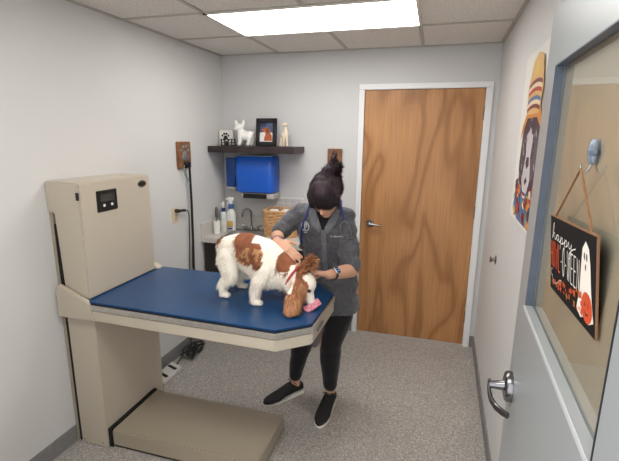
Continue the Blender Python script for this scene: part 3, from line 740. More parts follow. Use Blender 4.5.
# lever handle
mb = MB()
c0 = D(.072, 0, .94)
def ringat(off, r, s=.072, z=.932, n=28): return [D(s+r*math.cos(2*PI*j/n), off, z+r*math.sin(2*PI*j/n)) for j in range(n)]
mb.rings([ringat(0, .052), ringat(.014, .052), ringat(.021, .047), ringat(.024, .036), ringat(.024, .001)])
mb.rings([ringat(.013, .019, z=.94, n=16), ringat(.03, .017, n=16), ringat(.05, .014, z=.930, n=16), ringat(.07, .013, z=.928, n=16)])
pts = [(.05, .068, .930), (.075, .071, .928), (.092, .069, .908), (.112, .063, .894), (.14, .05, .888), (.172, .034, .893), (.198, .022, .902)]
fl = []
mb.loft([(D(*p), D(p[0]+.0, p[1], p[2]+w)-D(*p), D(p[0]+.004, p[1]+.006, p[2])-D(*p)) for p, w in zip(pts, (.008, .014, .013, .012, .012, .012, .011))], 14, 2.6)
mb.build('lever_handle', mat('door_lever_nickel', (122, 122, 126), .24, 1), D2, smooth=True)
mb = MB(); mb.box((-.0015, -.04, .88), (.0, -.012, 1.0), M=DM); mb.build('latch_plate', chrome, D2)
for z in (.25, 1.05, 1.9):
    MB().cyl(D(LEN+.006, -.004, z-.05), D(LEN+.006, -.004, z+.05), .007, n=12).build('hinge', chrome, D2, smooth=True)
# frame of that doorway
mb = MB(); mb.box((-.22, YF-.14, 0), (-.20, YF+.0, 2.16)); mb.box((.868, YF-.14, 0), (.89, YF, 2.16)); mb.box((-.22, YF-.14, 2.14), (.89, YF, 2.16))
mb.build('trim_1', door_paint, kind='structure')

# hook on the glass
HK = thing('glass_hook', 'small clear suction hook stuck on the grey door glass above the sign', 'hook', tuple(D(.52, -.022, 1.73)))
clr = mat('clear_plastic', (128, 142, 160), .15, spec=.6, var=.5, vscale=70)
mb = MB(); n = 20
def gh(off, k, dz=0):
    prof = [(0, .03), (.012, .027), (.017, .015), (.016, .0), (.026, .003), (.026, -.006), (.015, -.012), (.013, -.028), (0, -.034), (-.013, -.028), (-.015, -.012), (-.026, -.006), (-.026, .003), (-.016, .0), (-.017, .015), (-.012, .027)]
    return [D(.52+x*k*.75, off, 1.735+z*k*.85+dz) for x, z in prof]
mb.rings([gh(-.0218, .9), gh(-.018, 1.0), gh(-.013, .85), gh(-.009, .4)])
mb.build('suction_cup', clr, HK, smooth=True)
mb = MB()
mb.tube([D(.52, -.02, 1.715), D(.52, -.012, 1.695), D(.52, -.004, 1.692), D(.52, .0, 1.700), D(.52, .001, 1.708)], .0025, 8); mb.build('hook_arm', chrome, HK, smooth=True)

# hanging sign
SG = thing('hanging_sign', 'black Halloween sign on twine hanging over the grey door window', 'sign', tuple(D(.5, 0, 1.49)))
sa = V(D(.314, .0, 1.569)); sb = V(D(.680, .0, 1.594)); sc = V(D(.314, -.018, 1.385))
ex = (sb-sa); LX = ex.length; ex.normalize(); dn = (sc-sa); LZ = .188; nz = ex.cross(-dn).normalized(); 
if nz.dot(nn) < 0: nz = -nz
ez = nz.cross(ex).normalized()
if ez.z < 0: ez = -ez
SM = basis(sa, ex, nz, ez)     # x right along sign, y outward (toward the room), z up; origin top-left
bevel_all(MB().box((0, -.006, -LZ), (LX, 0, 0), M=SM).build('board', mat('sign_black_paint', (16, 13, 15), .8, spec=.2), SG), .001, 1)
bm_ = mat('sign_wood_edge', (128, 92, 64), .7)
MB().box((-.0005, -.0055, -.001), (LX+.0012, .0002, .0015), M=SM).box((LX-.0005, -.0055, -LZ), (LX+.0008, -.001, 0.001), M=SM).build('board_edge', bm_, SG, label='bare wood edge')
tw = mat('jute_twine', (150, 108, 72), .8, rgb2=(110, 76, 48), vscale=300)
hkp = D(.52, -.001, 1.70)
mb = MB()
for e in (SM @ V((.028, -.003, -.006)), SM @ V((LX-.03, -.003, -.006))):
    pts = [hkp+(e-hkp)*k/40+V((0, 0, .0)) for k in range(41)]
    for ph in (0, PI):
        mb.tube([p+V((.0014*math.cos(k*1.4+ph), .0014*math.sin(k*1.4+ph), 0)) for k, p in enumerate(pts)], .0017, 5)
mb.build('twine', tw, SG, smooth=True)
# lettering: a text basis facing out of the sign. Reading direction as seen from the room
ink_w = mat('sign_white', (228, 222, 214), .6); ink_o = mat('sign_orange', (200, 74, 34), .6); ink_g = mat('sign_green', (96, 92, 40), .6)
def TM(x, z): return basis(SM @ V((x, .0004, z)), ex, ez, nz)
# script "happy"
HAP = [[(0,0),(.25,.75),(.35,1.15),(.25,1.2),(.12,.8),(.1,0),(.2,.45),(.38,.5),(.4,.1),(.55,.05),(.72,.45)],
 [(.95,.42),(.78,.5),(.68,.25),(.78,.02),(.95,.2),(1.0,.48),(.97,.1),(1.1,.02),(1.25,.3)],
 [(1.28,.5),(1.22,0),(1.15,-.6),(1.24,.1),(1.38,.5),(1.55,.35),(1.5,.08),(1.32,.02),(1.6,.08),(1.78,.3)],
 [(1.82,.5),(1.76,0),(1.69,-.6),(1.78,.1),(1.92,.5),(2.1,.35),(2.04,.08),(1.86,.02),(2.15,.1),(2.3,.48)],
 [(2.3,.48),(2.33,.1),(2.5,.05),(2.65,.5),(2.6,0),(2.45,-.55),(2.25,-.6),(2.35,-.25),(2.7,.1),(3.1,.3)]]
mb = MB()
def ribbon(mb, P, w, y=.0007):
    P = [V((p[0], 0, p[1])) for p in P]; L_, R_ = [], []
    for i, p in enumerate(P):
        d0 = (P[i]-P[i-1]).normalized() if i else (P[1]-P[0]).normalized()
        d1 = (P[i+1]-P[i]).normalized() if i < len(P)-1 else d0
        t = (d0+d1); t = t.normalized() if t.length > .3 else d1
        n = V((-t.z, 0, t.x)); k = w/max(.45, abs(n.dot(V((-d1.z, 0, d1.x)))))
        L_.append(p+n*k); R_.append(p-n*k)
    for i in range(len(P)-1):
        q = [SM @ V((v.x, y, v.z)) for v in (L_[i], L_[i+1], R_[i+1], R_[i])]
        mb.poly(q)
def smooth_line(P, k=3):
    for _ in range(k):
        Q = [P[0]]
        for a_, b_ in zip(P[:-1], P[1:]): Q += [(a_[0]*.75+b_[0]*.25, a_[1]*.75+b_[1]*.25), (a_[0]*.25+b_[0]*.75, a_[1]*.25+b_[1]*.75)]
        P = Q+[P[-1]]
    return P
for st in HAP: ribbon(mb, [(.022+x*.07, -.056+z*.034) for x, z in smooth_line(st)], .0013)
mb.build('happy_lettering', ink_w, SG, label='white script word')
GL = {'H': [[(0, 0), (0, 1)], [(1, 0), (1, 1)], [(0, .5), (1, .5)]], 'O': [[(.5+.5*math.cos(k*PI/8), .5+.5*math.sin(k*PI/8)) for k in range(17)]],
      'W': [[(0, 1), (.25, 0), (.5, .8), (.75, 0), (1, 1)]], 'L': [[(0, 1), (0, 0), (1, 0)]], '-': [[(.1, .45), (.9, .45)]],
      'E': [[(1, 1), (0, 1), (0, 0), (1, 0)], [(0, .52), (.85, .52)]], 'N': [[(0, 0), (0, 1), (1, 0), (1, 1)]]}
def block(name, text, x, z, h, m, label):
    mb = MB()
    for ch in text:
        w_ = {'W': .023, '-': .009}.get(ch, .0155)
        for st in GL[ch]: ribbon(mb, [(x+p*w_, z+q*h) for p, q in st], .0017 if m is ink_w else .0022)
        x += w_+.0085
    mb.build(name, m, SG, label=label); return x
xe = block('howl_lettering', 'HOWL', .01, -.126, .064, ink_o, 'orange letters')
block('ween_lettering', '-O-WEEN', xe-.001, -.126, .064, ink_w, 'white letters')
def sa_(pts, y): return [SM @ V((x, y, z)) for x, z in pts]
mb = MB()
# ghost, pumpkin, leaves, swirl: one printed picture
ms = [ink_w, ink_o, art_bk, mat('sign_leaf', (170, 96, 40), .6), mat('sign_ghost_shade', (196, 188, 180), .6)]
gx = .308
def G_(P): return [(gx+(x-gx)*1.3, z) for x, z in P]
mb.mi = 0; mb.poly(sa_(G_([(gx-.045, -.165), (gx-.028, -.12), (gx-.022, -.07), (gx-.016, -.035), (gx, -.018), (gx+.016, -.03), (gx+.024, -.06), (gx+.03, -.11), (gx+.042, -.16), (gx+.02, -.172), (gx, -.164), (gx-.02, -.174)]), .0006))
mb.mi = 4; mb.poly(sa_([(gx-.01, -.165), (gx-.004, -.1), (gx, -.165)], .0008)); mb.poly(sa_([(gx-.026, -.168), (gx-.018, -.11), (gx-.018, -.168)], .0008))
mb.mi = 2
for ox in (-.006, .009): mb.poly(sa_([(gx+ox+.0045*math.cos(a*.785), -.048+.008*math.sin(a*.785)) for a in range(8)], .0009))
mb.poly(sa_([(gx+.002+.004*math.cos(a*.785), -.068+.007*math.sin(a*.785)) for a in range(8)], .0009))
mb.mi = 1; mb.poly(sa_([(gx+.014+.034*math.cos(a*.3927), -.143+.030*math.sin(a*.3927)) for a in range(16)], .0011))
mb.mi = 2
for ox in (.002, .022): mb.poly(sa_([(gx+ox-.005, -.142), (gx+ox+.005, -.142), (gx+ox, -.132)], .0013))
mb.poly(sa_([(gx-.004, -.152), (gx+.012, -.16), (gx+.028, -.152), (gx+.012, -.155)], .0013))
rr = random.Random(5)
for k in range(34):
    x = .03+.3*rr.random()**.8; z = -.178+.05*rr.random()*(x/.33)+.012; a = rr.random()*6; q = .005+.006*rr.random()
    mb.mi = 1 if k % 3 else 3
    mb.poly(sa_([(x+q*math.cos(a+t)*(1 if i % 2 else .5), z+q*math.sin(a+t)*(1 if i % 2 else .5)) for i, t in enumerate([j*.785 for j in range(8)])], .0010+.00002*k))
me = bpy.data.meshes.new('sign_print'); 
mb.bm.to_mesh(me); mb.bm.free(); adopt(SG, link('ghost_and_pumpkin_print', me, ms))
mb = MB(); ribbon(mb, [(.022+.010*math.cos(t*.4), -.142+.008*math.sin(t*.4)) for t in range(3, 14)]+[(.024+.1*t, -.151-.012*math.sin(t*5)-.004*t) for t in [k/20 for k in range(21)]], .001)
mb.build('swirl', ink_w, SG)
# ------------------------------------------------------------------ shared: strands of hair or fur as thin blades
from mathutils.bvhtree import BVHTree
def attr_mat(name, rough=.6, sheen=0, spec=.3):
    m = bpy.data.materials.new(name); m.use_nodes = True
    N = m.node_tree.nodes; L = m.node_tree.links; b = N['Principled BSDF']
    a = N.new('ShaderNodeAttribute'); a.attribute_name = 'Col'
    L.new(a.outputs['Color'], b.inputs['Base Color']); b.inputs['Roughness'].default_value = rough
    b.inputs['Specular IOR Level'].default_value = spec; b.inputs['Sheen Weight'].default_value = sheen
    return m
def sample(me, count, rnd):
    me.calc_loop_triangles(); T_ = me.loop_triangles; vs = me.vertices
    import bisect
    cum = []; s = 0
    for t in T_: s += t.area; cum.append(s)
    out = []
    for _ in range(count):
        t = T_[min(bisect.bisect(cum, rnd.random()*s), len(T_)-1)]
        a, b = rnd.random(), rnd.random()
        if a+b > 1: a, b = 1-a, 1-b
        A_, B_, C2 = (vs[i] for i in t.vertices)
        out.append((A_.co*(1-a-b)+B_.co*a+C2.co*b, (A_.normal*(1-a-b)+B_.normal*a+C2.normal*b).normalized()))
    return out
def blades(name, base, count, fn, m, parent, seed=1):
    """fn(p, n, rnd) -> (direction, length, width, bend vector, colour) or None"""
    rnd = random.Random(seed); verts = []; faces = []; cols = []
    for p, n in sample(base.data, count, rnd):
        r = fn(p, n, rnd)
        if not r: continue
        d, ln, wd, bend, col = r
        side = d.cross(n); side = side.normalized() if side.length > 1e-4 else d.orthogonal().normalized()
        side = (side+n*rnd.uniform(-.5, .5)).normalized()
        p0 = p-n*.002; p1 = p0+d*ln*.5+bend*ln*.15; p2 = p0+d*ln+bend*ln*.5
        k = len(verts)
        verts += [p0-side*wd, p0+side*wd, p1+side*wd*.9, p1-side*wd*.9, p2]
        faces += [(k, k+1, k+2, k+3), (k+3, k+2, k+4)]; cols += [col]*5
    me = bpy.data.meshes.new(name); me.from_pydata([tuple(v) for v in verts], [], faces)
    at = me.attributes.new('Col', 'FLOAT_COLOR', 'POINT')
    at.data.foreach_set('color', [x for c in cols for x in c])
    o = link(name, me, m, None, True); adopt(parent, o); return o
def paint(o, fn):
    at = o.data.attributes.new('Col', 'FLOAT_COLOR', 'POINT')
    at.data.foreach_set('color', [x for v in o.data.vertices for x in fn(v.co)])

# ------------------------------------------------------------------ the dog on the table
DG_ = thing('dog', 'brown and white spaniel standing on the blue exam table with lowered head', 'dog', (-.33, -1.6, .903))
ZT = .903
mb = MB()
mb.limb([((-.447, -1.565, 1.155), .076), ((-.36, -1.572, 1.168), .084), ((-.25, -1.585, 1.135), .094), ((-.17, -1.598, 1.085), .09)], 20)
mb.limb([((-.44, -1.565, 1.13), .074), ((-.34, -1.575, 1.13), .066), ((-.22, -1.59, 1.07), .088)], 20)
mb.limb([((-.17, -1.6, 1.085), .085), ((-.09, -1.615, 1.06), .064), ((-.01, -1.63, 1.02), .058)])
mb.ell((-.018, -1.634, 1.01), (.054, .055, .057)); mb.limb([((-.004, -1.636, .985), .040), ((.014, -1.64, .955), .028), ((.022, -1.645, .936), .024)])
def leg(ch, paw):
    mb.limb(ch, 14); mb.ell(paw, (.033, .024, .015), n=14)
    for dy in (-.014, 0, .014): mb.ell((paw[0]+.024, paw[1]+dy, paw[2]-.002), (.012, .008, .011), n=10)
pz = ZT+.015
leg([((-.45, -1.61, 1.12), .060), ((-.425, -1.632, 1.03), .038), ((-.475, -1.645, .985), .022), ((-.468, -1.648, .93), .019)], (-.462, -1.65, pz))
leg([((-.445, -1.52, 1.12), .064), ((-.405, -1.5, 1.03), .043), ((-.46, -1.492, .985), .026), ((-.445, -1.49, .93), .021)], (-.432, -1.49, pz))
leg([((-.215, -1.65, 1.08), .052), ((-.25, -1.678, 1.03), .034), ((-.264, -1.69, .96), .023), ((-.263, -1.695, .93), .020)], (-.254, -1.7, pz))
leg([((-.17, -1.55, 1.05), .05), ((-.165, -1.52, .99), .034), ((-.15, -1.505, .93), .023)], (-.138, -1.5, pz))
mb.limb([((-.505, -1.565, 1.19), .026), ((-.53, -1.567, 1.165), .013)])
mb.limb([((-.03, -1.675, 1.03), .028), ((-.045, -1.715, .98), .040), ((-.042, -1.752, .94), .038)])
mb.limb([((-.02, -1.60, 1.05), .022), ((-.012, -1.59, 1.10), .024), ((.012, -1.585, 1.135), .02)])
def ell2(x, z, cx_, cz_, rx, rz): return ((x-cx_)/rx)**2+((z-cz_)/rz)**2
def dog_col(p, rnd=None):
    j = noise.noise(p*22)*.22+noise.noise(p*60)*.12
    x, y, z = p
    k = min(ell2(x, z, -.352, 1.22, .052, .06), ell2(x, z, -.285, 1.165, .06, .052), ell2(x, z, -.325, 1.14, .05, .035),
            ell2(x, z, -.115, 1.13, .042, .05), ell2(x, z, -.52, 1.20, .025, .03), ell2(x, z, -.255, 1.12, .03, .03))
    brown = k < 1+j
    if x > -.085:
        brown = (x < -.004+j*.05) or z > 1.075
        if y < -1.675: brown = True
        if x < -.05: brown = z > 1.115 or (y < -1.675 and z < 1.0)
    if brown:
        c = lin((132, 80, 54)); q = 1+noise.noise(p*40)*.4
        if z < 1.19 and x < -.2 and noise.noise(p*V((30, 30, 14)).length*.0+V((x*38+z*20, 0, z*12))) > .05: c = lin((184, 136, 96))
        if z < .98 and x > -.1: c = lin((158, 108, 76))
        c = tuple(min(1, a*q) for a in c[:3])+(1,)
    else:
        q = 1+noise.noise(p*30)*.06
        c = tuple(min(.86, a*q) for a in lin((238, 229, 216))[:3])+(1,)
    return c
dog = blob('body', mb, attr_mat('dog_skin_fur', .8), DG_, voxel=.007, smooth=5)
paint(dog, lambda p: dog_col(p))
def dog_fur(p, n, rnd):
    x, y, z = p
    if z < ZT+.006: return None
    down = V((0, 0, -1)); back = V((-.75, 0, -.1))
    ear = (x > -.075 and y < -1.68) ; lift = (x > -.06 and z > 1.085 and y > -1.66)
    if ear: ln, wd, d = rnd.uniform(.025, .045), .0022, n*.25+down*.7+V((.05, -.3, 0))
    elif lift: ln, wd, d = rnd.uniform(.018, .04), .002, n*.9+V((rnd.uniform(-.6, .6), rnd.uniform(-.6, .3), rnd.uniform(-.3, .8)))
    elif x > -.04: ln, wd, d = rnd.uniform(.008, .014), .0016, n*.3+V((-.6, 0, .5))
    elif z < .95: ln, wd, d = rnd.uniform(.008, .016), .0016, n*.3+down*.8
    elif z < 1.06: ln, wd, d = rnd.uniform(.016, .036), .0022, n*.28+down*.9+back*.2
    elif x > -.2: ln, wd, d = rnd.uniform(.018, .036), .0022, n*.25+down*.7+back*.3
    else: ln, wd, d = rnd.uniform(.014, .028), .0021, n*.22+down*.45+back*.55
    d = (d+V((rnd.gauss(0, .12), rnd.gauss(0, .12), rnd.gauss(0, .12)))).normalized()
    ln = min(ln, max(.004, (z-ZT-.003)/max(.15, -d.z))) if d.z < 0 else ln
    bend = V((noise.noise(p*35), noise.noise(p*35+V((5, 5, 5))), -.35))
    if z-ln < ZT+.004: bend = V((0, 0, 0))
    c = dog_col(p); q = rnd.uniform(.82, 1.12)
    if ear or lift:
        t = rnd.random()*(1.0 if lift else .8); c = tuple(a*(1-t)+b*t for a, b in zip(c, lin((212, 160, 116))))
    return d, ln, wd, bend, (min(.9, c[0]*q), min(.9, c[1]*q), min(.9, c[2]*q), 1)
blades('fur_coat', dog, 30000, dog_fur, attr_mat('dog_fur', .75), DG_, 3)
MB().ell((.032, -1.648, .925), (.014, .016, .012)).build('nose', mat('dog_nose', (34, 24, 24), .35), DG_, smooth=True)
for ye in (-1.672, -1.59): MB().ell((.022, ye, 1.0), (.01, .007, .01)).build('eye', mat('dog_eye', (20, 12, 10), .15), DG_, smooth=True)
mb = MB(); n_ = V((.85, -.1, -.5)).normalized(); uu = n_.orthogonal().normalized(); vv = n_.cross(uu)
mb.tube([V((-.075, -1.62, 1.055))+(uu*math.cos(a)+vv*math.sin(a))*.066 for a in [k*PI/14 for k in range(28)]], .006, 8, loop=True)
mb.build('collar', mat('red_collar', (172, 52, 56), .6), DG_, smooth=True, label='red collar')
pk = mat('pink_check', (188, 76, 100), .7, rgb2=(214, 160, 172), vscale=110)
mb = MB(); P_ = [(-.0, -1.70, .915), (.018, -1.70, .9135), (.034, -1.685, .918), (.05, -1.66, .927), (.066, -1.635, .938)]
rg = []
for i, p in enumerate(P_):
    p = V(p); up = V((.66, -.5, -.45)).normalized()*(.019 if i else .012); th = V((0, 0, .002))
    rg.append([p-up-th, p+up-th, p+up+th, p-up+th])
mb.rings(rg)
mb.build('bandana', pk, DG_, label='pink patterned bandana')

# ------------------------------------------------------------------ the vet
PV = thing('person', 'person in grey scrub shirt and black leggings leaning over the dog', 'person', (-.1, -1.17, 0))
skin = mat('skin', (206, 158, 130), .5, spec=.4, var=.06, vscale=25)
Hc = V((.012, -1.315, 1.43))
fw_ = V((-.06, -.73, -.68)).normalized(); rt = V((1, -.05, 0)); rt = (rt-fw_*rt.dot(fw_)).normalized(); up_ = rt.cross(fw_).normalized()
if up_.z < 0: up_ = -up_
def hd(a, b, c): return Hc+rt*a+up_*b+fw_*c
HR = Matrix((rt, fw_, up_)).transposed()           # local x=right, y=forward, z=up
mb = MB()
# head
mb.ell(hd(0, .03, -.01), (.074, .092, .088), HR); mb.ell(hd(0, -.03, .025), (.058, .062, .075), HR); mb.ell(hd(0, -.085, .055), (.028, .028, .022), HR)
mb.ell(hd(0, -.055, .03), (.052, .045, .045), HR)
mb.limb([(hd(0, .015, .083), .008), (hd(0, -.02, .102), .013)]); mb.ell(hd(-.01, -.026, .094), (.008, .008, .006), HR); mb.ell(hd(.01, -.026, .094), (.008, .008, .006), HR)
for s in (-1, 1):
    mb.ell(hd(s*.028, .035, .072), (.02, .01, .008), HR); mb.ell(hd(s*.036, -.015, .066), (.018, .015, .016), HR); mb.ell(hd(s*.077, .0, -.01), (.009, .016, .028), HR)
mb.ell(hd(0, -.052, .084), (.022, .01, .006), HR); mb.ell(hd(0, -.062, .08), (.019, .01, .006), HR)
# neck, trunk, legs
mb.limb([(hd(0, -.05, -.03), .052), ((-.02, -1.2, 1.35), .055), ((-.03, -1.18, 1.27), .07)])
mb.loft([(V((.03, -1.105, .78)), V((.13, 0, 0)), V((0, .09, 0))), (V((.01, -1.11, .95)), V((.12, 0, 0)), V((0, .085, 0))), (V((-.02, -1.155, 1.12)), V((.135, 0, 0)), V((0, .09, .0))), (V((-.035, -1.19, 1.28)), V((.13, 0, 0)), V((0, .06, .0))), (V((-.035, -1.2, 1.33)), V((.1, 0, 0)), V((0, .05, 0)))])
mb.limb([((-.045, -1.09, .80), .08), ((-.15, -1.13, .49), .052), ((-.2, -1.115, .34), .048), ((-.232, -1.105, .14), .031), ((-.238, -1.09, .07), .033)])
mb.limb([((.10, -1.10, .80), .08), ((.005, -1.165, .46), .054), ((.008, -1.15, .32), .05), ((.018, -1.145, .14), .032), ((.02, -1.135, .07), .034)])
mb.limb([((-.238, -1.09, .06), .03), ((-.28, -1.135, .035), .022)]); mb.limb([((.02, -1.13, .06), .03), ((.012, -1.19, .035), .022)])
# arms
Rs, Re, Rw = V((-.178, -1.2, 1.305)), V((-.285, -1.295, 1.175)), V((-.195, -1.545, 1.205))
Ls, Le, Lw = V((.108, -1.2, 1.295)), V((.166, -1.285, 1.005)), V((.08, -1.495, 1.035))
mb.limb([(Rs, .044), (Re, .04), ((Re*.6+Rw*.4)+V((0, 0, .004)), .038), (Rw, .026)])
mb.limb([(Ls, .044), (Le, .042), ((Le*.6+Lw*.4), .039), (Lw, .026)])
def hand(mb, w, d, n, s, curl, spread=.12, thumb=(.5, .5), k=1.0):
    d = V(d).normalized(); n = V(n); n = (n-d*n.dot(d)).normalized(); s = V(s); s = (s-d*s.dot(d)-n*s.dot(n)).normalized()
    w = V(w); K_ = w+d*.088*k
    mb.loft([(w-d*.01, s*.024*k, n*.018*k), (w+d*.03*k, s*.036*k, n*.017*k), (w+d*.065*k, s*.041*k, n*.015*k), (K_, s*.038*k, n*.012*k)], 16, 2.6)
    for i, (L1, off) in enumerate(((.040, .029), (.045, .0095), (.042, -.0095), (.034, -.028))):
        p = K_+s*off*k-d*.008; dd = (d+s*off*spread*25*.3).normalized(); r = (.0092, .0092, .0088, .0078)[i]*k
        ch = [(p, r)]; q = p; c_ = curl[i]
        for L_, f in ((L1, .9), (L1*.62, .95), (L1*.48, .8)):
            a = c_*f; dd2 = (dd*math.cos(a)+n*math.sin(a)).normalized(); nn_ = (n*math.cos(a)-dd*math.sin(a)).normalized()
            dd, n_loc = dd2, nn_; q = q+dd*L_*k; ch.append((q, r*.93)); r *= .93
            n_, n2 = n, n_loc; n = n2
        n = n_ if False else V((0, 0, 0)) or n
        mb.limb(ch, 10)
        n = hand.n0
    tb = w+d*.028*k+s*.03*k; td = (s*thumb[0]+d*.7+hand.n0*thumb[1]).normalized()
    mb.limb([(tb, .0125*k), (tb+td*.034*k, .0115*k), (tb+td*.034*k+(td+d*.4+hand.n0*.2).normalized()*.03*k, .0095*k)], 10)
def do_hand(w, d, n, s, curl, **k2):
    d_ = V(d).normalized(); n0 = V(n); n0 = (n0-d_*n0.dot(d_)).normalized(); hand.n0 = n0
    hand(mb, w, d, n0, s, curl, **k2)
do_hand(Rw, (.8, -.36, -.42), (.1, .62, -.72), (.45, .7, .55), (.22, .24, .28, .34), k=.98, spread=.3, thumb=(.7, .35))
do_hand(Lw, (-.72, -.48, .22), (-.1, -.3, -.9), (-.1, .75, .7), (.5, .55, .6, .65), k=.95, thumb=(.3, .7))
body = blob('body', mb, skin, PV, voxel=.0052, smooth=3)
# face details
mb = MB()
for s in (-1, 1): MB().tube([hd(s*.044, .012, .074), hd(s*.03, .007, .081), hd(s*.016, .012, .079)], .0022, 6).build('eyelashes', mat('dark_brown_lash', (40, 26, 24), .7), PV)
mb = MB(); mb.tube([hd(-.02, -.057, .085), hd(0, -.054, .093), hd(.02, -.057, .085)], .0032, 6); mb.build('lips', mat('lips', (176, 104, 98), .5), PV, smooth=True)

# leggings
blk = mat('black_leggings', (20, 19, 22), .75, sheen=.2, spec=.2)
mb = MB()
mb.loft([(V((.04, -1.105, .70)), V((.12, 0, 0)), V((0, .1, 0))), (V((.03, -1.105, .86)), V((.135, 0, 0)), V((0, .1, 0))), (V((.02, -1.11, .98)), V((.125, 0, 0)), V((0, .092, 0)))])
mb.limb([((-.035, -1.09, .80), .092), ((-.09, -1.10, .66), .08), ((-.152, -1.13, .49), .068), ((-.198, -1.115, .35), .065), ((-.228, -1.108, .2), .048), ((-.234, -1.106, .155), .044)])
mb.limb([((.088, -1.10, .80), .088), ((.07, -1.13, .64), .085), ((.022, -1.16, .46), .071), ((.018, -1.15, .33), .068), ((.02, -1.147, .2), .051), ((.02, -1.146, .155), .046)])
blob('leggings', mb, blk, PV, voxel=.006, smooth=4, label='black leggings', disp=.0025, dscale=14)
# scrub shirt
gsh = mat('grey_scrub_cloth', (80, 80, 85), .8, rgb2=(66, 66, 71), vscale=70, bump=1, bscale=45, sheen=.25)
mb = MB()
mb.loft([(V((.038, -1.118, .675)), V((.154, 0, .01)), V((0, .122, 0))), (V((.036, -1.12, .74)), V((.154, 0, .01)), V((0, .12, 0))), (V((.01, -1.13, .95)), V((.152, 0, .0)), V((0, .112, 0))), (V((-.01, -1.16, 1.1)), V((.16, 0, 0)), V((0, .12, 0))), (V((-.03, -1.185, 1.22)), V((.168, 0, 0)), V((0, .118, .0))), (V((-.035, -1.198, 1.31)), V((.165, 0, 0)), V((0, .095, 0))), (V((-.032, -1.205, 1.365)), V((.085, 0, 0)), V((0, .07, 0)))], 32, 2.3)
mb.limb([(Rs+V((.01, 0, .0)), .060), (Rs*.5+Re*.5+V((0, .005, .01)), .058), (Re*.82+Rs*.18+V((0, 0, .005)), .056)])
mb.limb([(Rs+V((.06, 0, .012)), .055), (Rs, .06)])
mb.limb([(Ls+V((-.01, 0, 0)), .060), (Ls*.5+Le*.5+V((.0, .005, 0)), .059), (Le*.93+Ls*.07+V((-.004, .004, 0)), .058)])
mb.limb([(Ls+V((-.06, 0, .02)), .055), (Ls, .06)])
mb.loft([(hd(0, -.135, -.03)+V((-.005, .02, .0)), V((.062, 0, 0)), V((0, .05, .02))), (V((-.025, -1.2, 1.33)), V((.1, 0, 0)), V((0, .08, 0)))], 20)
shirt = blob('scrub_shirt', mb, gsh, PV, voxel=.0065, smooth=6, label='grey short-sleeved scrub shirt with collar', disp=.012, dscale=14)
bvh = BVHTree.FromObject(shirt, DG())
def on(x, z, off=.001, y0=-1.9):
    h = bvh.ray_cast(V((x, y0, z)), V((0, 1, 0)))
    return (h[0]+V((0, -off, 0))) if h[0] else V((x, -1.27, z))
# undershirt in the V opening, collar flaps, placket, logo, pocket
def sheet(name, pts2, m, off=.002, th=.003, label=None, parent=PV, sub=6):
    """a small cloth patch laid over the shirt front, following its surface"""
    from mathutils.geometry import tessellate_polygon
    bm = bmesh.new(); f = bm.faces.new([bm.verts.new((x, 0, z)) for x, z in pts2])
    bmesh.ops.triangulate(bm, faces=[f]); bmesh.ops.subdivide_edges(bm, edges=bm.edges[:], cuts=sub, use_grid_fill=True)
    for v in bm.verts: v.co = on(v.co.x, v.co.z, off)
    r = bmesh.ops.extrude_face_region(bm, geom=bm.faces[:])
    for v in r['geom']:
        if isinstance(v, bmesh.types.BMVert): v.co.y -= th
    bmesh.ops.recalc_face_normals(bm, faces=bm.faces[:])
    me = bpy.data.meshes.new(name); bm.to_mesh(me); bm.free()
    o = link(name, me, m); adopt(parent, o); return finish(o, label)
def su(o): 
    return o
csh = mat('collar_cloth', (98, 100, 106), .8, bump=.3, bscale=500, sheen=.2)
sheet('undershirt', [(-.05, 1.335), (-.012, 1.235), (.005, 1.235), (.045, 1.335)], blk, .001, .002, 'black undershirt in the neck opening')
sheet('collar_flap', [(-.105, 1.345), (-.06, 1.355), (-.012, 1.245), (-.03, 1.215), (-.075, 1.27)], csh, .002, .006)
sheet('collar_flap', [(.085, 1.345), (.05, 1.35), (.004, 1.245), (.02, 1.215), (.062, 1.27)], csh, .002, .006)
sheet('placket', [(-.018, 1.235), (.012, 1.235), (.014, .96), (-.014, .96)], csh, .001, .002)
sheet('chest_pocket', [(.035, 1.17), (.13, 1.175), (.128, 1.08), (.038, 1.08)], gsh, .001, .002)
wht = mat('white_embroidery', (206, 208, 210), .7)
mb = MB(); cxl, czl = -.117, 1.245
mb.tube([on(cxl+.027*math.cos(a), czl+.027*math.sin(a), .002) for a in [k*PI/14 for k in range(28)]], .002, 6, loop=True)
mb.tube([on(cxl-.002, czl+z, .002) for z in (.018, .006, -.006, -.02)], .0028, 6)
mb.tube([on(cxl+.012*math.cos(a), czl+.006+.011*math.sin(a), .002) for a in [-1+k*.4 for k in range(8)]], .002, 6)
mb.tube([on(cxl+x, czl-.038, .002) for x in (-.008, .008)], .0018, 6)
mb.build('chest_logo', wht, PV, label='round white embroidered emblem on the chest')
mb = MB()
for x0_, x1_, hgt in ((.04, .044, .008), (.046, .05, .005), (.058, .062, .009), (.064, .074, .005), (.08, .084, .006), (.088, .092, .009), (.098, .108, .005), (.112, .116, .008)):
    mb.tube([on(x0_, 1.195, .002), on(x1_, 1.195+hgt*.5, .002), on(x1_, 1.195+hgt, .002)], .0014, 5)
mb.build('embroidered_name', wht, PV, label='small white embroidered name')
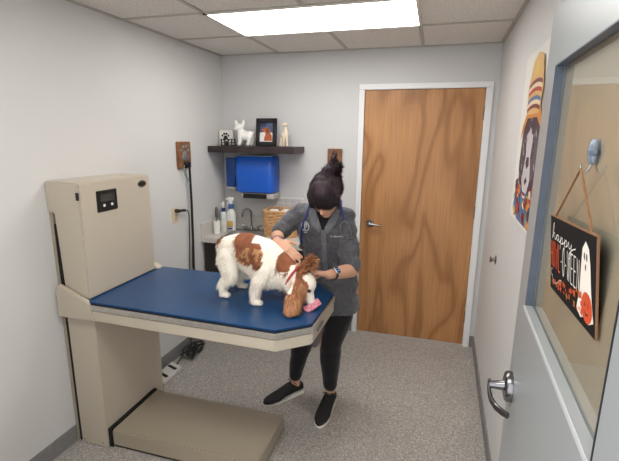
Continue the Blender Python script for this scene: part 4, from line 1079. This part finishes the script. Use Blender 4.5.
# shoes
sole_m = mat('white_sole', (232, 228, 220), .5); shoe_m = mat('black_knit', (22, 22, 24), .8, bump=.5, bscale=350)
def shoe(hx, hy, ang, lb):
    M = Matrix.Translation((hx, hy, 0)) @ Matrix.Rotation(ang, 4, 'Z') @ Matrix.Scale(1.13, 4)      # local +x = toe direction, origin under the heel
    R_ = []
    outline = [(-.03, .028), (.0, .036), (.06, .036), (.12, .041), (.17, .043), (.21, .036), (.235, .02), (.243, .006)]
    mb = MB(); pts = [(x, -w) for x, w in outline]+[(x, w*.92) for x, w in reversed(outline)]
    mb.rings([[M @ V((x*1.0, y*.95, .0)) for x, y in pts], [M @ V((x, y, .005)) for x, y in pts], [M @ V((x, y*.98, .025 if x < .1 else .014)) for x, y in pts]])
    up = MB()
    prof = [(-.03, .014, .05, .02), (-.022, .026, .075, .02), (.0, .033, .088, .02), (.04, .035, .094, .02), (.07, .036, .086, .02), (.11, .039, .068, .02), (.16, .043, .05, .011), (.205, .037, .042, .011), (.232, .024, .036, .011), (.243, .009, .028, .011)]
    up.loft([(M @ V((x, 0, (t+b)/2)), M.to_3x3() @ V((0, w, 0)), V((0, 0, (t-b)/2))) for x, w, t, b in prof], 18, 2.5)
    s_ = up.build('shoe', shoe_m, PV, smooth=True, label=lb)
    so = mb.build('sole', sole_m, None, smooth=True); so.parent = s_; so.matrix_parent_inverse = s_.matrix_parent_inverse.inverted() if False else Matrix.Identity(4)
    lc = MB()
    for i, x in enumerate((.055, .075, .095, .113)):
        z = .083-.011*i+.003
        lc.tube([M @ V((x, -.022, z-.006)), M @ V((x+.004, 0, z+.003)), M @ V((x, .022, z-.006))], .0028, 6)
    lc.tube([M @ V((.05, 0, .092)), M @ V((.055, -.03, .1)), M @ V((.045, -.042, .085)), M @ V((.05, -.01, .09))], .0022, 6)
    lc.tube([M @ V((.05, 0, .092)), M @ V((.05, .03, .1)), M @ V((.04, .04, .09)), M @ V((.05, .01, .09))], .0022, 6)
    l_ = lc.build('laces', mat('black_lace', (60, 60, 66), .8), None); l_.parent = s_
shoe(-.225, -1.068, math.atan2(-.235, -.185), 'black running shoe with white sole pointing left')
shoe(.024, -1.115, math.atan2(-1, -.06), 'black running shoe with white sole pointing toward the viewer')
# watch and bracelet
def band(c, ax, r, w, name, m, parent, lb=None):
    ax = V(ax).normalized(); u1 = ax.orthogonal().normalized(); u2 = ax.cross(u1)
    mb = MB()
    R_ = []
    for k in range(24):
        a = 2*PI*k/24; e = u1*math.cos(a)+u2*math.sin(a); p = V(c)+e*r
        R_.append([p-ax*w, p+ax*w, p+ax*w+e*.003, p-ax*w+e*.003])
    mb.rings(R_, loop=True); return mb.build(name, m, parent, label=lb)
axL = (Lw-Le).normalized(); wc = Le*.16+Lw*.84
wb = band(wc, axL, .0315, .009, 'smart_watch', mat('black_strap', (30, 32, 44), .5), PV, 'dark smart watch on the wrist')
e = V((-.1, -.85, .35)); e = (e-axL*e.dot(axL)).normalized(); s_ = axL.cross(e)
MW = basis(wc+e*.034, axL, s_, e)
q = bevel_all(MB().box((-.018, -.021, -.004), (.018, .021, .007), M=MW).build('watch_case', mat('watch_silver', (190, 190, 196), .25, 1), None), .003); q.parent = wb
q = MB().box((-.0145, -.0175, .0068), (.0145, .0175, .0078), M=MW).build('watch_screen', mat('watch_screen', (16, 20, 34), .1), None); q.parent = wb
q = MB().box((-.008, -.01, .0077), (.008, -.002, .0082), M=MW).box((-.006, .003, .0077), (.006, .009, .0082), M=MW).build('watch_digits', mat('watch_blue', (60, 120, 190), .3, emit=((70, 140, 210), .5)), None); q.parent = wb
axR = (Rw-Re).normalized(); band(Re*.13+Rw*.87, axR, .0295, .004, 'bracelet', mat('purple_beads', (86, 60, 120), .4), PV, 'thin purple bracelet')
# hair
hm = attr_mat('dark_plum_hair', .55, spec=.35)
mb = MB()
mb.ell(hd(.002, .038, -.02), (.088, .1, .1), HR); mb.ell(hd(.002, .025, -.05), (.087, .085, .098), HR)
mb.ell(hd(.002, .068, .02), (.083, .084, .078), HR)
mb.loft([(hd(0, .08, .06), rt*.072, fw_*.036), (hd(0, .05, .082), rt*.074, fw_*.020), (hd(0, .026, .09), rt*.066, fw_*.010)], 20)
for s in (-1, 1): mb.limb([(hd(s*.078, .04, .03), .02), (hd(s*.08, .0, .035), .011), (hd(s*.076, -.03, .04), .006)])
bun = V((.05, -1.285, 1.585))
mb.limb([(hd(.015, .12, -.06), .035), (bun, .028)])
mb.ell(bun, (.037, .032, .028)); mb.ell(bun+V((-.02, -.01, -.012)), (.024, .022, .02)); mb.ell(bun+V((.02, -.005, .012)), (.022, .02, .02))
mb.limb([(bun+V((.0, 0, .02)), .02), (bun+V((-.006, .0, .045)), .010), (bun+V((.006, .0, .075)), .005)])
hair = blob('hair', mb, hm, PV, voxel=.006, smooth=3, label='dark plum hair pinned up in a messy bun')
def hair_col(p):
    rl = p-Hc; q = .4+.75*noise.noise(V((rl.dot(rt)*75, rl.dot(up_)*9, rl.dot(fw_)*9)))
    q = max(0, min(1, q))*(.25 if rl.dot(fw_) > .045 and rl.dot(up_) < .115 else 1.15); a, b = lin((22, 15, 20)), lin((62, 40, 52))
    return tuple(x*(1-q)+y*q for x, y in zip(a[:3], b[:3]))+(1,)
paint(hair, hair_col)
def strands(p, n, rnd):
    rel = p-Hc; f_, u_ = rel.dot(fw_), rel.dot(up_)
    if (p-bun).length < .07:
        t = n.cross(V((.2, .3, 1))).normalized(); d = t*.8+n*.35+V((rnd.gauss(0, .5), rnd.gauss(0, .5), rnd.gauss(0, .5))); ln = rnd.uniform(.012, .035)
    elif f_ > .03: d = -up_*.9+fw_*.1+n*.1; ln = rnd.uniform(.02, .032)
    else: d = (bun-p).normalized(); d = d-n*d.dot(n)+n*.06; ln = rnd.uniform(.02, .045)
    d = (d.normalized()+V((rnd.gauss(0, .06), rnd.gauss(0, .06), rnd.gauss(0, .06)))).normalized()
    c = hair_col(p+V((0, 0, rnd.uniform(-.05, .05)))); q = rnd.uniform(.7, 1.35)
    return d, ln, .0013, V((0, 0, -.1)), (c[0]*q, c[1]*q, c[2]*q, 1)
st_ = blades('hair_strands', hair, 14000, strands, hm, PV, 9); st_.parent = hair; st_.matrix_parent_inverse = Matrix.Identity(4)
# stethoscope round the neck
ST = thing('stethoscope', 'blue stethoscope with steel ear tubes hung round the neck of the vet', 'stethoscope', (-.02, -1.25, 1.3))
nv = mat('blue_tubing', (34, 54, 120), .35)
mb = MB()
neck = [on(-.15, 1.12, .008), on(-.15, 1.16, .008), on(-.142, 1.21, .008), on(-.13, 1.26, .008), on(-.108, 1.32, .008), V((-.092, -1.27, 1.385)), V((-.085, -1.2, 1.405)), V((-.05, -1.135, 1.41)), V((.0, -1.12, 1.41)), V((.05, -1.15, 1.4)), V((.078, -1.21, 1.392)), V((.09, -1.265, 1.372)), on(.1, 1.325, .008), on(.112, 1.29, .008)]
mb.tube(neck, .0058, 10); mb.build('tubing', nv, ST, smooth=True)
mb = MB()
mb.tube([on(.112, 1.29, .008), on(.09, 1.265, .008), on(.098, 1.22, .01), on(.125, 1.19, .012), on(.16, 1.195, .014), on(.172, 1.215, .02)], .0032, 8)
mb.build('ear_tube', chrome, ST, smooth=True)
mb = MB(); mb.tube([on(.112, 1.29, .008), on(.132, 1.275, .008), on(.15, 1.24, .01), on(.155, 1.205, .014)], .0032, 8); mb.build('ear_tube', chrome, ST, smooth=True)
mb = MB(); p = on(-.15, 1.11, .01); mb.cyl(p+V((0, -.008, 0)), p+V((0, .002, 0)), .018, n=20); mb.build('chest_piece', chrome, ST, smooth=True)
# ------------------------------------------------------------------ camera, world, view
cam = bpy.data.cameras.new('camera'); co = bpy.data.objects.new('camera', cam); COL.objects.link(co)
cam.sensor_width = 36; cam.sensor_fit = 'HORIZONTAL'; cam.lens = 423.157/619*36; cam.clip_start = .05
co.location = (.57747, -3.59992, 1.75984); co.rotation_euler = (1.35084, -.00896, .28301)
scn.camera = co
w = bpy.data.worlds.new('hall_light'); scn.world = w; w.use_nodes = True
w.node_tree.nodes['Background'].inputs['Color'].default_value = (1, .98, .95, 1)
w.node_tree.nodes['Background'].inputs['Strength'].default_value = 2.2
scn.view_settings.view_transform = 'Standard'; scn.view_settings.look = 'None'
scn.view_settings.exposure = .26; scn.view_settings.gamma = 1; scn.view_settings.use_curve_mapping = False
